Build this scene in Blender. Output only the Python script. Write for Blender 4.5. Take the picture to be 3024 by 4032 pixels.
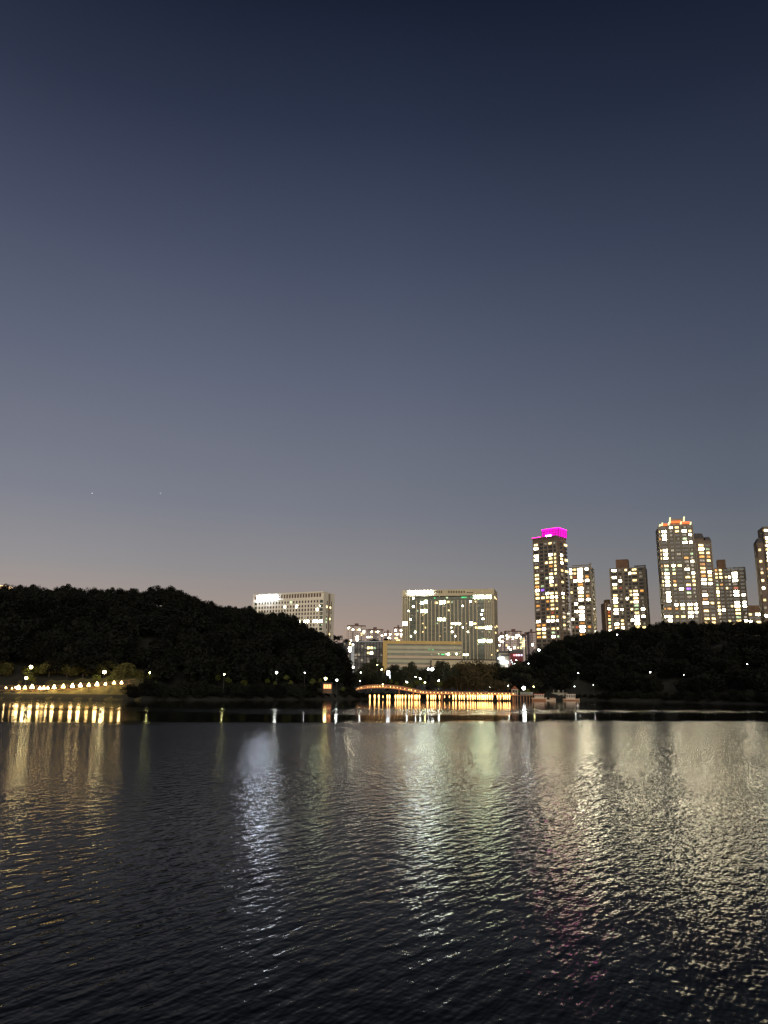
import bpy, math, random
from mathutils import Matrix, Vector
random.seed(7)
R = math.radians
# ------------------------------------------------------------------ scene, camera, sky, light
for o in list(bpy.data.objects): bpy.data.objects.remove(o)
S = bpy.context.scene
COL = S.collection
F = 3028.0; CX = 1512.0; CY = 2016.0; CH = 3.0
PITCH = R(13.12); ROLL = 0.012
ROT = Matrix.Rotation(math.pi/2+PITCH, 3, 'X') @ Matrix.Rotation(ROLL, 3, 'Z')
cam = bpy.data.cameras.new('camera'); camo = bpy.data.objects.new('camera', cam); COL.objects.link(camo)
camo.matrix_world = Matrix.Translation((0, 0, CH)) @ ROT.to_4x4()
cam.sensor_fit = 'VERTICAL'; cam.sensor_height = 36; cam.lens = 36*F/4032
cam.clip_start = 0.1; cam.clip_end = 20000
S.camera = camo
S.view_settings.view_transform = 'Standard'; S.view_settings.look = 'None'
S.view_settings.exposure = 0; S.view_settings.gamma = 1

def lin(r, g, b):
    f = lambda c: ((c/255+0.055)/1.055)**2.4 if c > 10.3 else c/255/12.92
    return (f(r), f(g), f(b), 1)

W = bpy.data.worlds.new('World'); S.world = W; W.use_nodes = True
nt = W.node_tree; nt.nodes.clear()
N = nt.nodes.new; L = nt.links.new
out = N('ShaderNodeOutputWorld'); bg = N('ShaderNodeBackground'); L(bg.outputs[0], out.inputs[0])
tc = N('ShaderNodeTexCoord'); sep = N('ShaderNodeSeparateXYZ'); L(tc.outputs['Generated'], sep.inputs[0])
ramp = N('ShaderNodeValToRGB'); L(sep.outputs['Z'], ramp.inputs[0])
stops = [(0.0, (178, 150, 134)), (0.045, (174, 149, 134)), (0.087, (162, 146, 136)), (0.15, (139, 137, 139)), (0.232, (118, 122, 134)),
         (0.387, (92, 99, 118)), (0.524, (67, 75, 97)), (0.639, (43, 51, 72)), (0.729, (25, 32, 50)), (0.95, (8, 13, 24))]
cr = ramp.color_ramp; cr.interpolation = 'LINEAR'
while len(cr.elements) < len(stops): cr.elements.new(0.5)
for e, (p, c) in zip(cr.elements, stops): e.position = p; e.color = lin(*c)
# brighter and warmer towards the afterglow at the left, darker to the right
mr = N('ShaderNodeMapRange'); L(sep.outputs['X'], mr.inputs[0])
mr.inputs[1].default_value = -0.42; mr.inputs[2].default_value = 0.42; mr.inputs[3].default_value = 0; mr.inputs[4].default_value = 1
def side(c0, c1):
    n = N('ShaderNodeValToRGB'); L(mr.outputs[0], n.inputs[0]); e = n.color_ramp.elements
    e[0].position = 0; e[0].color = c0; e[1].position = 1; e[1].color = c1
    n.color_ramp.elements.new(0.5).color = (1, 1, 1, 1); return n.outputs[0]
lo = side((1.14, 1.13, 1.13, 1), (0.70, 0.76, 0.79, 1)); hi = side((1.14, 1.08, 1.04, 1), (0.56, 0.59, 0.61, 1))
mz = N('ShaderNodeMapRange'); L(sep.outputs['Z'], mz.inputs[0]); mz.inputs[1].default_value = 0.05; mz.inputs[2].default_value = 0.7
mh = N('ShaderNodeMix'); mh.data_type = 'RGBA'; L(mz.outputs[0], mh.inputs[0]); L(lo, mh.inputs[6]); L(hi, mh.inputs[7])
mx = N('ShaderNodeMix'); mx.data_type = 'RGBA'; mx.blend_type = 'MULTIPLY'; mx.inputs[0].default_value = 1
L(ramp.outputs[0], mx.inputs[6]); L(mh.outputs[2], mx.inputs[7])
# faint unevenness of the evening air
no = N('ShaderNodeTexNoise'); no.inputs['Scale'].default_value = 2.2; no.inputs['Detail'].default_value = 3; L(tc.outputs['Generated'], no.inputs['Vector'])
mr2 = N('ShaderNodeMapRange'); L(no.outputs['Fac'], mr2.inputs[0]); mr2.inputs[3].default_value = 0.93; mr2.inputs[4].default_value = 1.07
vm = N('ShaderNodeVectorMath'); vm.operation = 'SCALE'; L(mx.outputs[2], vm.inputs[0]); L(mr2.outputs[0], vm.inputs['Scale'])
L(vm.outputs[0], bg.inputs[0]); bg.inputs[1].default_value = 1.0

sun = bpy.data.lights.new('dusk_light', 'SUN'); sun.energy = 2.2; sun.angle = R(60); sun.color = (1, 0.88, 0.72)
suno = bpy.data.objects.new('dusk_light', sun); COL.objects.link(suno)
suno.rotation_euler = (R(74), 0, R(6))       # low afterglow and city glow from behind the camera

# ------------------------------------------------------------------ projection helpers (layout of the survey, pixels -> metres)
def P(px, py, D):
    v = ROT @ Vector(((px-CX)/F, -(py-CY)/F, -1))
    return Vector((0, 0, CH)) + v*(D/v.y)
def X(px, D): return (px-CX)/F*D
def lerp(t, pts):
    if t <= pts[0][0]: return pts[0][1]
    for (a, b), (c, d) in zip(pts, pts[1:]):
        if t <= c: return b+(d-b)*(t-a)/(c-a)
    return pts[-1][1]
def sm(t): t = max(0, min(1, t)); return t*t*(3-2*t)

# ------------------------------------------------------------------ materials
MATS = {}
def mat(name, base, rough=0.7, var=0.0, scale=1.0, metal=0, emit=None, es=0, spec=0.5, objvar=0.0):
    if name in MATS: return MATS[name]
    m = bpy.data.materials.new(name); m.use_nodes = True; t = m.node_tree
    p = t.nodes['Principled BSDF']
    p.inputs['Base Color'].default_value = (*base, 1); p.inputs['Roughness'].default_value = rough
    p.inputs['Metallic'].default_value = metal; p.inputs['Specular IOR Level'].default_value = spec
    if var > 0:
        c = t.nodes.new('ShaderNodeTexCoord'); n = t.nodes.new('ShaderNodeTexNoise')
        n.inputs['Scale'].default_value = scale; n.inputs['Detail'].default_value = 4
        t.links.new(c.outputs['Object'], n.inputs['Vector'])
        r = t.nodes.new('ShaderNodeMapRange'); r.inputs[1].default_value = 0.3; r.inputs[2].default_value = 0.7
        r.inputs[3].default_value = 1-var; r.inputs[4].default_value = 1+var
        t.links.new(n.outputs['Fac'], r.inputs[0])
        s = t.nodes.new('ShaderNodeVectorMath'); s.operation = 'SCALE'; s.inputs[0].default_value = base
        k = r.outputs[0]
        if objvar:
            oi = t.nodes.new('ShaderNodeObjectInfo'); q = t.nodes.new('ShaderNodeMapRange')
            q.inputs[3].default_value = 1-objvar; q.inputs[4].default_value = 1+objvar
            t.links.new(oi.outputs['Random'], q.inputs[0])
            mm = t.nodes.new('ShaderNodeMath'); mm.operation = 'MULTIPLY'
            t.links.new(k, mm.inputs[0]); t.links.new(q.outputs[0], mm.inputs[1]); k = mm.outputs[0]
        t.links.new(k, s.inputs['Scale']); t.links.new(s.outputs[0], p.inputs['Base Color'])
    if emit:
        p.inputs['Emission Color'].default_value = (*emit, 1); p.inputs['Emission Strength'].default_value = es
    MATS[name] = m
    return m
def lamp_mat(name, col, st, sample=True):
    m = mat(name, (0.2*col[0], 0.2*col[1], 0.2*col[2]), 0.4, emit=col, es=st)
    if not sample: m.cycles.emission_sampling = 'NONE'
    return m
def win_mat(name, col, st):
    """a lit room behind glass: emission broken up by curtains and furniture, different in every window"""
    m = bpy.data.materials.new(name); m.use_nodes = True; t = m.node_tree; p = t.nodes['Principled BSDF']
    p.inputs['Base Color'].default_value = (0.05, 0.05, 0.05, 1); p.inputs['Roughness'].default_value = 0.15
    g = t.nodes.new('ShaderNodeNewGeometry'); n = t.nodes.new('ShaderNodeTexNoise'); n.inputs['Scale'].default_value = 0.9
    n.inputs['Detail'].default_value = 2
    t.links.new(g.outputs['Position'], n.inputs['Vector'])
    oi = t.nodes.new('ShaderNodeObjectInfo')
    r = t.nodes.new('ShaderNodeMapRange'); r.inputs[1].default_value = 0.35; r.inputs[2].default_value = 0.65
    r.inputs[3].default_value = 0.35*st; r.inputs[4].default_value = 1.5*st
    t.links.new(n.outputs['Fac'], r.inputs[0])
    q = t.nodes.new('ShaderNodeMapRange'); q.inputs[3].default_value = 0.55; q.inputs[4].default_value = 1.5
    t.links.new(oi.outputs['Random'], q.inputs[0])
    mm = t.nodes.new('ShaderNodeMath'); mm.operation = 'MULTIPLY'; t.links.new(r.outputs[0], mm.inputs[0]); t.links.new(q.outputs[0], mm.inputs[1])
    p.inputs['Emission Color'].default_value = (*col, 1); t.links.new(mm.outputs[0], p.inputs['Emission Strength'])
    m.cycles.emission_sampling = 'NONE'
    return m
WIN = {'w': win_mat('window_white', (1.0, 0.9, 0.62), 46.0), 'y': win_mat('window_yellow', (1.0, 0.70, 0.27), 3.6),
       'o': win_mat('window_orange', (1.0, 0.42, 0.08), 1.1), 'r': win_mat('window_red', (0.9, 0.16, 0.06), 0.6),
       'd': win_mat('window_dim', (0.8, 0.66, 0.48), 0.32), 'g': win_mat('window_green', (0.75, 1.0, 0.55), 0.9),
       'v': win_mat('window_violet', (0.35, 0.12, 1.0), 1.6), 'G': win_mat('exit_green', (0.05, 0.9, 0.25), 0.9),
       'b': win_mat('office_white', (0.88, 1.0, 0.64), 62)}
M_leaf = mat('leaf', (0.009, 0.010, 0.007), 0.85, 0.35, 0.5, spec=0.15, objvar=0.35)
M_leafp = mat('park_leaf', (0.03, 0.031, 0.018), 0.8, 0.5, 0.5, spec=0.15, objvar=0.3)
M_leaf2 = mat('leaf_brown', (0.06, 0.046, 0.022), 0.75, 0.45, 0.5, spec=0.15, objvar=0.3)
M_bark = mat('bark', (0.05, 0.04, 0.03), 0.9, 0.3, 3)
M_soil = mat('soil', (0.012, 0.012, 0.008), 0.95, 0.5, 0.3)
M_grass = mat('bank_grass', (0.075, 0.065, 0.02), 0.9, 0.5, 0.8)
M_glass = mat('dark_glass', (0.03, 0.032, 0.03), 0.12, 0.4, 0.2, spec=0.6)
M_steel = mat('dark_steel', (0.06, 0.06, 0.06), 0.5, 0.2, 3, metal=0.4)
M_wood = mat('deck_wood', (0.26, 0.15, 0.08), 0.7, 0.3, 2)
M_white = mat('white_paint', (0.7, 0.68, 0.62), 0.5, 0.1, 1)

# ------------------------------------------------------------------ mesh builder
class MB:
    def __init__(s): s.v = []; s.f = []
    def box(s, x0, x1, y0, y1, z0, z1):
        b = len(s.v)
        s.v += [(x0, y0, z0), (x1, y0, z0), (x1, y1, z0), (x0, y1, z0), (x0, y0, z1), (x1, y0, z1), (x1, y1, z1), (x0, y1, z1)]
        s.f += [(b, b+3, b+2, b+1), (b+4, b+5, b+6, b+7), (b, b+1, b+5, b+4), (b+1, b+2, b+6, b+5), (b+2, b+3, b+7, b+6), (b+3, b, b+4, b+7)]
        return s
    def prism(s, pts, z0, z1):           # pts = ccw outline (x,y)
        b = len(s.v); n = len(pts)
        s.v += [(x, y, z0) for x, y in pts]+[(x, y, z1) for x, y in pts]
        s.f.append(tuple(b+n-1-i for i in range(n))); s.f.append(tuple(b+n+i for i in range(n)))
        for i in range(n): j = (i+1) % n; s.f.append((b+i, b+j, b+n+j, b+n+i))
        return s
    def ring(s, prof, n=8, c=(0, 0, 0)):  # lathe, prof = [(r,z)]
        b = len(s.v)
        for r, z in prof:
            for i in range(n):
                a = 2*math.pi*i/n; s.v.append((c[0]+r*math.cos(a), c[1]+r*math.sin(a), c[2]+z))
        for k in range(len(prof)-1):
            for i in range(n):
                j = (i+1) % n; s.f.append((b+k*n+i, b+k*n+j, b+(k+1)*n+j, b+(k+1)*n+i))
        s.f.append(tuple(b+n-1-i for i in range(n))); s.f.append(tuple(b+(len(prof)-1)*n+i for i in range(n)))
        return s
    def tube(s, p, q, r0, r1, n=6):
        p = Vector(p); q = Vector(q); d = (q-p).normalized()
        u = d.orthogonal().normalized(); w = d.cross(u); b = len(s.v)
        for c, r in ((p, r0), (q, r1)):
            for i in range(n):
                a = 2*math.pi*i/n; s.v.append(tuple(c+u*math.cos(a)*r+w*math.sin(a)*r))
        for i in range(n): j = (i+1) % n; s.f.append((b+i, b+j, b+n+j, b+n+i))
        s.f.append(tuple(b+n-1-i for i in range(n))); s.f.append(tuple(b+n+i for i in range(n)))
        return s
    def mesh(s, name, m):
        me = bpy.data.meshes.new(name); me.from_pydata(s.v, [], s.f); me.update()
        if m: me.materials.append(m)
        return me
    def build(s, name, m, parent=None, loc=None, rz=None):
        return link(name, s.mesh(name, m), parent, loc, rz)
def link(name, me, parent=None, loc=None, rz=None, scale=None):
    o = bpy.data.objects.new(name, me); COL.objects.link(o)
    if parent: o.parent = parent
    if loc is not None: o.location = loc
    if rz is not None: o.rotation_euler = (0, 0, rz)
    if scale is not None: o.scale = scale
    return o
def tag(o, label=None, cat=None, group=None, kind=None):
    if label: o['label'] = label
    if cat: o['category'] = cat
    if group: o['group'] = group
    if kind: o['kind'] = kind
    return o
def thing(name, label, cat, loc=(0, 0, 0), rz=0, group=None):
    return tag(link(name, None, None, loc, rz), label, cat, group)
def struct(name, mb, m): return tag(mb.build(name, m), kind='structure')

# ------------------------------------------------------------------ terrain
def shore(px): return lerp(px, [(-600, 205), (0, 200), (500, 205), (900, 226), (1300, 268), (1400, 292), (1500, 304), (2060, 306), (2150, 340), (2300, 358), (2600, 325), (3024, 275), (3600, 240)])
def ground_z(px, D):
    s = D-shore(px)
    z = lerp(s, [(-4, -1.2), (0, 0.05), (3, 1.3), (14, 1.9), (60, 3), (190, 9), (260, 11), (5000, 12)])
    return z
g = MB()
us = [i*60-2600 for i in range(140)]
ss = [-4, -1, 0, 1.5, 3, 8, 14, 30, 60, 120, 190, 260, 400, 700, 1300, 2600, 6000]
for u in us:
    for s_ in ss:
        D = shore(u)+s_; g.v.append((X(u, D), D, ground_z(u, D)))
n = len(ss)
for i in range(len(us)-1):
    for j in range(n-1): g.f.append((i*n+j, (i+1)*n+j, (i+1)*n+j+1, i*n+j+1))
struct('ground', g, M_soil)
struct('lake_bed', MB().box(-1600, 1600, -400, 420, -4, -3), M_soil)

CREST_L = [(-600, 2330), (0, 2311), (60, 2306), (150, 2309), (200, 2316), (250, 2306), (310, 2314), (350, 2322), (440, 2318), (480, 2326), (560, 2326), (610, 2312), (700, 2318),
           (770, 2340), (810, 2362), (860, 2374), (900, 2380), (960, 2384), (1007, 2400), (1032, 2414), (1120, 2413), (1148, 2418), (1173, 2444), (1242, 2470), (1267, 2488),
           (1307, 2513), (1340, 2535), (1354, 2560), (1369, 2590), (1382, 2630), (1394, 2700)]
CREST_R = [(1985, 2640), (2040, 2604), (2080, 2590), (2115, 2560), (2167, 2528), (2220, 2514), (2273, 2503), (2308, 2491), (2367, 2485), (2426, 2482), (2473, 2478), (2549, 2464),
           (2590, 2450), (2660, 2458), (2719, 2447), (2755, 2453), (2849, 2447), (2931, 2450), (3024, 2448), (3300, 2455), (3600, 2480)]
def ridgeL(px): return lerp(px, [(-600, 285), (0, 285), (900, 300), (1200, 318), (1394, 312)])
def ridgeR(px): return lerp(px, [(1985, 345), (2060, 370), (2300, 440), (2700, 430), (3024, 410), (3600, 380)])
TREE_H = 10.0
def hillz(px, D, crest, ridge):
    Dr = ridge(px); top = P(px, lerp(px, crest), Dr).z-TREE_H*0.74; s = shore(px)+4
    top = max(top, 1.5)
    if D <= Dr: return lerp(D, [(s-6, -1), (s-2, 1.2)]) if D < s-2 else 1.2+(top-1.2)*sm((D-s+2)/(Dr-s+2)*0.98)**0.85
    return 1.2+(top-1.2)*sm(1-(D-Dr)/90)
def hill(name, crest, ridge, u0, u1):
    h = MB(); cs = [u0+(u1-u0)*i/60 for i in range(61)]; ks = 26
    for u in cs:
        s = shore(u); e_ = ridge(u)+95
        for k in range(ks):
            D = s-2+(e_-s+2)*k/(ks-1); h.v.append((X(u, D), D, hillz(u, D, crest, ridge)+0.06))
    for i in range(60):
        for k in range(ks-1): h.f.append((i*ks+k, (i+1)*ks+k, (i+1)*ks+k+1, i*ks+k+1))
    o = struct(name, h, M_soil)
    for p in o.data.polygons: p.use_smooth = True
hill('hill', CREST_L, ridgeL, -600, 1396)
hill('hill', CREST_R, ridgeR, 1985, 3600)

# ------------------------------------------------------------------ water
wm = bpy.data.materials.new('lake_water'); wm.use_nodes = True; t = wm.node_tree; N = t.nodes.new; L = t.links.new
p = t.nodes['Principled BSDF']; p.inputs['Base Color'].default_value = (0.002, 0.0025, 0.0025, 1)
p.inputs['Roughness'].default_value = 0.03; p.inputs['IOR'].default_value = 1.095
geo = N('ShaderNodeNewGeometry')
def math_(op, a, b=None, c=None):
    n = N('ShaderNodeMath'); n.operation = op
    for i, v in enumerate((a, b, c)):
        if v is None: continue
        if isinstance(v, (int, float)): n.inputs[i].default_value = v
        else: L(v, n.inputs[i])
    return n.outputs[0]
def vmath(op, a, b=None, sc=None):
    n = N('ShaderNodeVectorMath'); n.operation = op
    for i, v in enumerate((a, b)):
        if v is None: continue
        if isinstance(v, tuple): n.inputs[i].default_value = v
        else: L(v, n.inputs[i])
    if sc is not None:
        if isinstance(sc, (int, float)): n.inputs['Scale'].default_value = sc
        else: L(sc, n.inputs['Scale'])
    return n.outputs[0]
def noise(vec, scale, det, rough=0.5):
    n = N('ShaderNodeTexNoise'); n.inputs['Scale'].default_value = scale; n.inputs['Detail'].default_value = det
    n.inputs['Roughness'].default_value = rough; L(vec, n.inputs['Vector']); return n.outputs['Fac']
def mrange(v, a, b, c, d, smooth=True):
    n = N('ShaderNodeMapRange'); n.interpolation_type = 'SMOOTHSTEP' if smooth else 'LINEAR'; L(v, n.inputs[0])
    for i, k in enumerate((a, b, c, d)): n.inputs[i+1].default_value = k
    return n.outputs[0]
pos = geo.outputs['Position']
def mapping(vec, rz, sc):
    n = N('ShaderNodeMapping'); n.inputs['Rotation'].default_value = (0, 0, rz); n.inputs['Scale'].default_value = sc; L(vec, n.inputs[0]); return n.outputs[0]
def crests(vec, ang, st):      # turn first, then stretch along the crests
    return mapping(mapping(vec, R(-ang), (1, 1, 1)), 0, (st, 1, 1))
def height(vec):
    a = noise(crests(vec, 60, 0.42), 4.6, 2.0, 0.5)          # wavelets about 20 cm
    b = noise(crests(vec, -35, 0.6), 11.0, 1.0, 0.5)        # ripples
    return math_('ADD', math_('MULTIPLY', a, WA), math_('MULTIPLY', b, WB))
WA, WB = 0.036, 0.005
E = 0.02
h0 = height(pos); hx = height(vmath('ADD', pos, (E, 0, 0))); hy = height(vmath('ADD', pos, (0, E, 0)))
sx = math_('DIVIDE', math_('SUBTRACT', h0, hx), E); sy = math_('DIVIDE', math_('SUBTRACT', h0, hy), E)
sp = N('ShaderNodeSeparateXYZ'); L(pos, sp.inputs[0])
yb = math_('SUBTRACT', sp.outputs['Y'], math_('MULTIPLY', sp.outputs['X'], 0.35))
ybw = math_('ADD', yb, math_('MULTIPLY', math_('SUBTRACT', noise(mapping(pos, 0, (0.07, 0.12, 1)), 1.0, 4), 0.5), 22))
rough_zone = mrange(ybw, 74, 84, 1, 0.0)
ybb = math_('ADD', ybw, mrange(math_('ABSOLUTE', math_('SUBTRACT', sp.outputs['X'], 3)), 12, 34, 13, 0))
band = math_('MULTIPLY', mrange(ybb, 116, 121, 0, 1), mrange(ybw, 131, 142, 1, 0))
patch = mrange(noise(mapping(pos, R(8), (0.012, 0.09, 1)), 1.0, 3), 0.50, 0.66, 0, 0.10)
gust = mrange(noise(mapping(pos, R(20), (0.05, 0.10, 1)), 1.0, 2), 0.35, 0.65, 0.78, 1.15)
amp = math_('ADD', math_('MULTIPLY', rough_zone, gust), math_('ADD', math_('MULTIPLY', band, 0.85), math_('ADD', patch, 0.07)))
far = mrange(yb, 18, 72, 0, 1)          # waves finer than the eye resolves become surface roughness
L(math_('ADD', mrange(amp, 0.1, 0.8, 0.05, 0.12), math_('MULTIPLY', math_('MULTIPLY', far, rough_zone), 0.10)), p.inputs['Roughness'])
amp = math_('MULTIPLY', amp, math_('SUBTRACT', 1.0, math_('MULTIPLY', math_('MULTIPLY', far, rough_zone), 0.62)))
cmb = N('ShaderNodeCombineXYZ'); L(math_('MULTIPLY', sx, math_('MULTIPLY', amp, 0.95)), cmb.inputs[0]); L(math_('MULTIPLY', sy, amp), cmb.inputs[1]); cmb.inputs[2].default_value = 1
nrm = vmath('NORMALIZE', cmb.outputs[0]); L(nrm, p.inputs['Normal'])
struct('lake_water', MB().box(-1500, 1500, -300, 400, -0.3, 0.0), wm)

# ------------------------------------------------------------------ trees
def crown_mesh(name, rx, rz, zc, nl, leaf, seed, m, lobes=16, cone=False):
    rnd = random.Random(seed); v = []; f = []
    L_ = []
    for i in range(lobes):
        th = rnd.uniform(0, 2*math.pi); ph = math.acos(rnd.uniform(-0.75, 1)); k = rnd.uniform(0.45, 0.85)
        r = rnd.uniform(0.28, 0.5)*rx
        zz = math.cos(ph)*k*rz
        w = (1-0.8*(zz/rz+1)/2) if cone else 1
        L_.append((math.sin(ph)*math.cos(th)*k*rx*w, math.sin(ph)*math.sin(th)*k*rx*w, zc+zz, r*(w*0.6+0.4)))
    for i in range(nl):
        x, y, z, r = rnd.choice(L_)
        d = Vector((rnd.gauss(0, 1), rnd.gauss(0, 1), rnd.gauss(0, 1))).normalized()
        c = Vector((x, y, z))+d*r*(rnd.random()**0.3)*rnd.uniform(0.9, 1.12)
        u = Vector((rnd.gauss(0, 1), rnd.gauss(0, 1), rnd.gauss(0, 1))).normalized(); w = u.orthogonal().normalized()
        s = leaf*rnd.uniform(0.5, 1.1); b = len(v)
        v += [tuple(c-u*s), tuple(c+w*s*0.6), tuple(c+u*s), tuple(c-w*s*0.6)]; f.append((b, b+1, b+2, b+3))
    me = bpy.data.meshes.new(name); me.from_pydata(v, [], f); me.materials.append(m); return me
def trunk_mesh(name, h, seed):
    rnd = random.Random(seed); t_ = MB()
    t_.tube((0, 0, -1), (0.1, 0, h*0.45), 0.22, 0.15); t_.tube((0.1, 0, h*0.45), (0.0, 0.1, h*0.8), 0.15, 0.06)
    for i in range(6):
        a = rnd.uniform(0, 6.28); z = h*rnd.uniform(0.3, 0.6); r = rnd.uniform(1.5, 3)
        t_.tube((0.05, 0, z), (math.cos(a)*r, math.sin(a)*r, z+rnd.uniform(1.2, 3)), 0.09, 0.03, 4)
    return t_.mesh(name, M_bark)
# unit trees are 10 m tall
PROTO = {}
for k in range(5): PROTO['round%d' % k] = (crown_mesh('crown', 3.9, 3.7, 6.2, 2600, 0.36, 20+k, M_leaf, 18), trunk_mesh('trunk', 8, k))
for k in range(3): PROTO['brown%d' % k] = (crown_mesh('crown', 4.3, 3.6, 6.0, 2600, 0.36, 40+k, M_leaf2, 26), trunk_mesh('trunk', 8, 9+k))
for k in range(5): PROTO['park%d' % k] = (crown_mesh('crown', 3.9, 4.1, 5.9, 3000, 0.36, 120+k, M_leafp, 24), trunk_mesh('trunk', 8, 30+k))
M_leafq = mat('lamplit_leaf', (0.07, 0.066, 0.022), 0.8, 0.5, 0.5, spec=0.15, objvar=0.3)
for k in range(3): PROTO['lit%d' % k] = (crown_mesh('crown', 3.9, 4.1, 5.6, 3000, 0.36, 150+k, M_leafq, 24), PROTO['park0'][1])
for k in range(2): PROTO['cone%d' % k] = (crown_mesh('crown', 3.2, 4.9, 5.0, 2400, 0.3, 60+k, M_leaf, 30, True), trunk_mesh('trunk', 9, 15+k))
for k in range(2): PROTO['bush%d' % k] = (crown_mesh('foliage', 5.0, 4.4, 4.0, 1800, 0.5, 70+k, M_leaf, 14), None)
ORD = ['first', 'second', 'third', 'fourth', 'fifth', 'sixth', 'seventh', 'eighth', 'ninth', 'tenth', 'eleventh', 'twelfth', 'thirteenth', 'fourteenth', 'fifteenth',
       'sixteenth', 'seventeenth', 'eighteenth', 'nineteenth', 'twentieth']+['twenty-'+w for w in ('first', 'second', 'third', 'fourth', 'fifth', 'sixth', 'seventh', 'eighth', 'ninth')]+['thirtieth']
ORD += ['thirty-'+w for w in ('first', 'second', 'third', 'fourth', 'fifth', 'sixth', 'seventh', 'eighth', 'ninth')]+['fortieth']
ORD += ['forty-'+w for w in ('first', 'second', 'third', 'fourth', 'fifth', 'sixth', 'seventh', 'eighth', 'ninth')]+['fiftieth']+['fifty-'+w for w in ('first', 'second', 'third', 'fourth', 'fifth', 'sixth', 'seventh', 'eighth', 'ninth')]+['sixtieth']+['sixty-'+w for w in ('first', 'second', 'third', 'fourth', 'fifth', 'sixth', 'seventh', 'eighth', 'ninth')]+['seventieth']+['seventy-'+w for w in ('first', 'second', 'third', 'fourth', 'fifth', 'sixth', 'seventh', 'eighth', 'ninth')]+['eightieth']*30
def tree(name, proto, loc, h, wid, label, group, cat='tree', rz=None):
    c, tr = PROTO[proto]
    o = thing(name, label, cat, loc, random.uniform(0, 6.28) if rz is None else rz, group)
    s = h/10
    if tr: link('trunk', tr, o, scale=(s*wid, s*wid, s)); link('crown', c, o, scale=(s*wid, s*wid, s))
    else: link('foliage', c, o, scale=(s*wid, s*wid, s))
    return o
def hill_trees(crest, ridge, u0, u1, step, side):
    i = 0; u = u0
    while u < u1:
        D = ridge(u)+random.uniform(-3, 3); ty = lerp(u, crest)+random.uniform(-8, 7)
        base = hillz(u, D, crest, ridge); top = P(u, ty, D).z
        h = max(6.0, min(13.5, top-base))
        tree('broadleaf_tree', 'round%d' % random.randrange(5), (X(u, D), D, top-h*1.0), h, random.uniform(0.85, 1.1),
             '%s dark tree from the left on the skyline of the %s hill' % (ORD[i], side), 'trees on the skyline of the %s hill' % side)
        i += 1; u += step*random.uniform(0.7, 1.1)*max(0.85, h/10)
hill_trees(CREST_L, ridgeL, -20, 1392, 34, 'left')
hill_trees(CREST_R, ridgeR, 1992, 3060, 28, 'right')
# the closed wood on both slopes: one mass
HL = [(2276, 2650), (2336, 2697), (2262, 2703), (2430, 2499), (2560, 2647), (2692, 2658), (2942, 2614), (2081, 2613), (2122, 2560)]
def slope_D(px, py):        # the spot on the slope where a lamp about 5 m tall shows at this height
    D = shore(px)+4
    while D < ridgeR(px)-4 and P(px, py, D).z-hillz(px, D, CREST_R, ridgeR) > 5.5: D += 1
    return D
HLD = [(a, c, slope_D(a, c)) for a, c in HL]
def wood(name, crest, ridge, u0, u1, nt_, label, rows, s0=lambda u: 6):
    v = []; f = []; base = [PROTO['round%d' % k][0] for k in range(3)]
    src = [[tuple(q.co) for q in b.vertices] for b in base]
    for i in range(nt_):
        u = random.uniform(u0, u1); s = shore(u)+s0(u); Dr = ridge(u)
        D = s+(Dr+10-s)*((i % rows)+random.random())/rows
        D = random.uniform(Dr-9, Dr+5) if i % 4 == 0 else D
        h = random.uniform(7, 10); z = hillz(u, D, crest, ridge)-0.5
        if P(u, lerp(u, crest), D).z-1.5 < z+h: h = P(u, lerp(u, crest), D).z-1.5-z
        if h < 2.5: continue
        if any(abs(u-a) < 36 and D < dl+2 and P(a, c, D).z < z+h*1.02+0.5 for a, c, dl in HLD): continue
        sc = random.choice(src); a = random.uniform(0, 6.28); ca, sa = math.cos(a)*h/10*1.15, math.sin(a)*h/10*1.15
        px_, py_ = X(u, D), D
        nq = len(sc)//4; step = 4
        for q in range(random.randrange(step), nq, step):
            c = Vector(sc[4*q]); b = len(v); mid = [(sc[4*q+k][0]+sc[4*q+(k+2) % 4][0])/2 for k in (0,)]
            cen = Vector([sum(sc[4*q+k][j] for k in range(4))/4 for j in range(3)])
            for k in range(4):
                w_ = cen+(Vector(sc[4*q+k])-cen)*2.0
                v.append((px_+w_.x*ca-w_.y*sa, py_+w_.x*sa+w_.y*ca, z+w_.z*h/10))
            f.append((b, b+1, b+2, b+3))
    me = bpy.data.meshes.new(name); me.from_pydata(v, [], f); me.materials.append(M_leaf)
    return tag(link(name, me), label, 'wood', kind='stuff')
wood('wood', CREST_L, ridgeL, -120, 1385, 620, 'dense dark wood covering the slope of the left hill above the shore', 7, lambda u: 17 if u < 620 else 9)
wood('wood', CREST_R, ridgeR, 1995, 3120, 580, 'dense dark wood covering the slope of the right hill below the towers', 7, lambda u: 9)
# waterside bushes, one by one
for side, u0, u1, crest, ridge in (('left', 545, 1400, CREST_L, ridgeL), ('right', 2250, 3060, CREST_R, ridgeR)):
    i = 0; u = u0
    while u < u1:
        D = shore(u)+random.uniform(1.0, 5); h = random.uniform(3.4, 6.2)
        if 1262 < u < 1356: h = 2.0
        if 2220 < u < 2360: h = 3.0
        tree('bush', 'bush%d' % random.randrange(2), (X(u, D), D, 0.3), h, random.uniform(1.0, 1.4),
             '%s leafy bush from the left along the waterline of the %s hill' % (ORD[i], side), 'bushes along the water under the %s hill' % side, 'bush')
        i += 1; u += random.uniform(18, 27)
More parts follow.
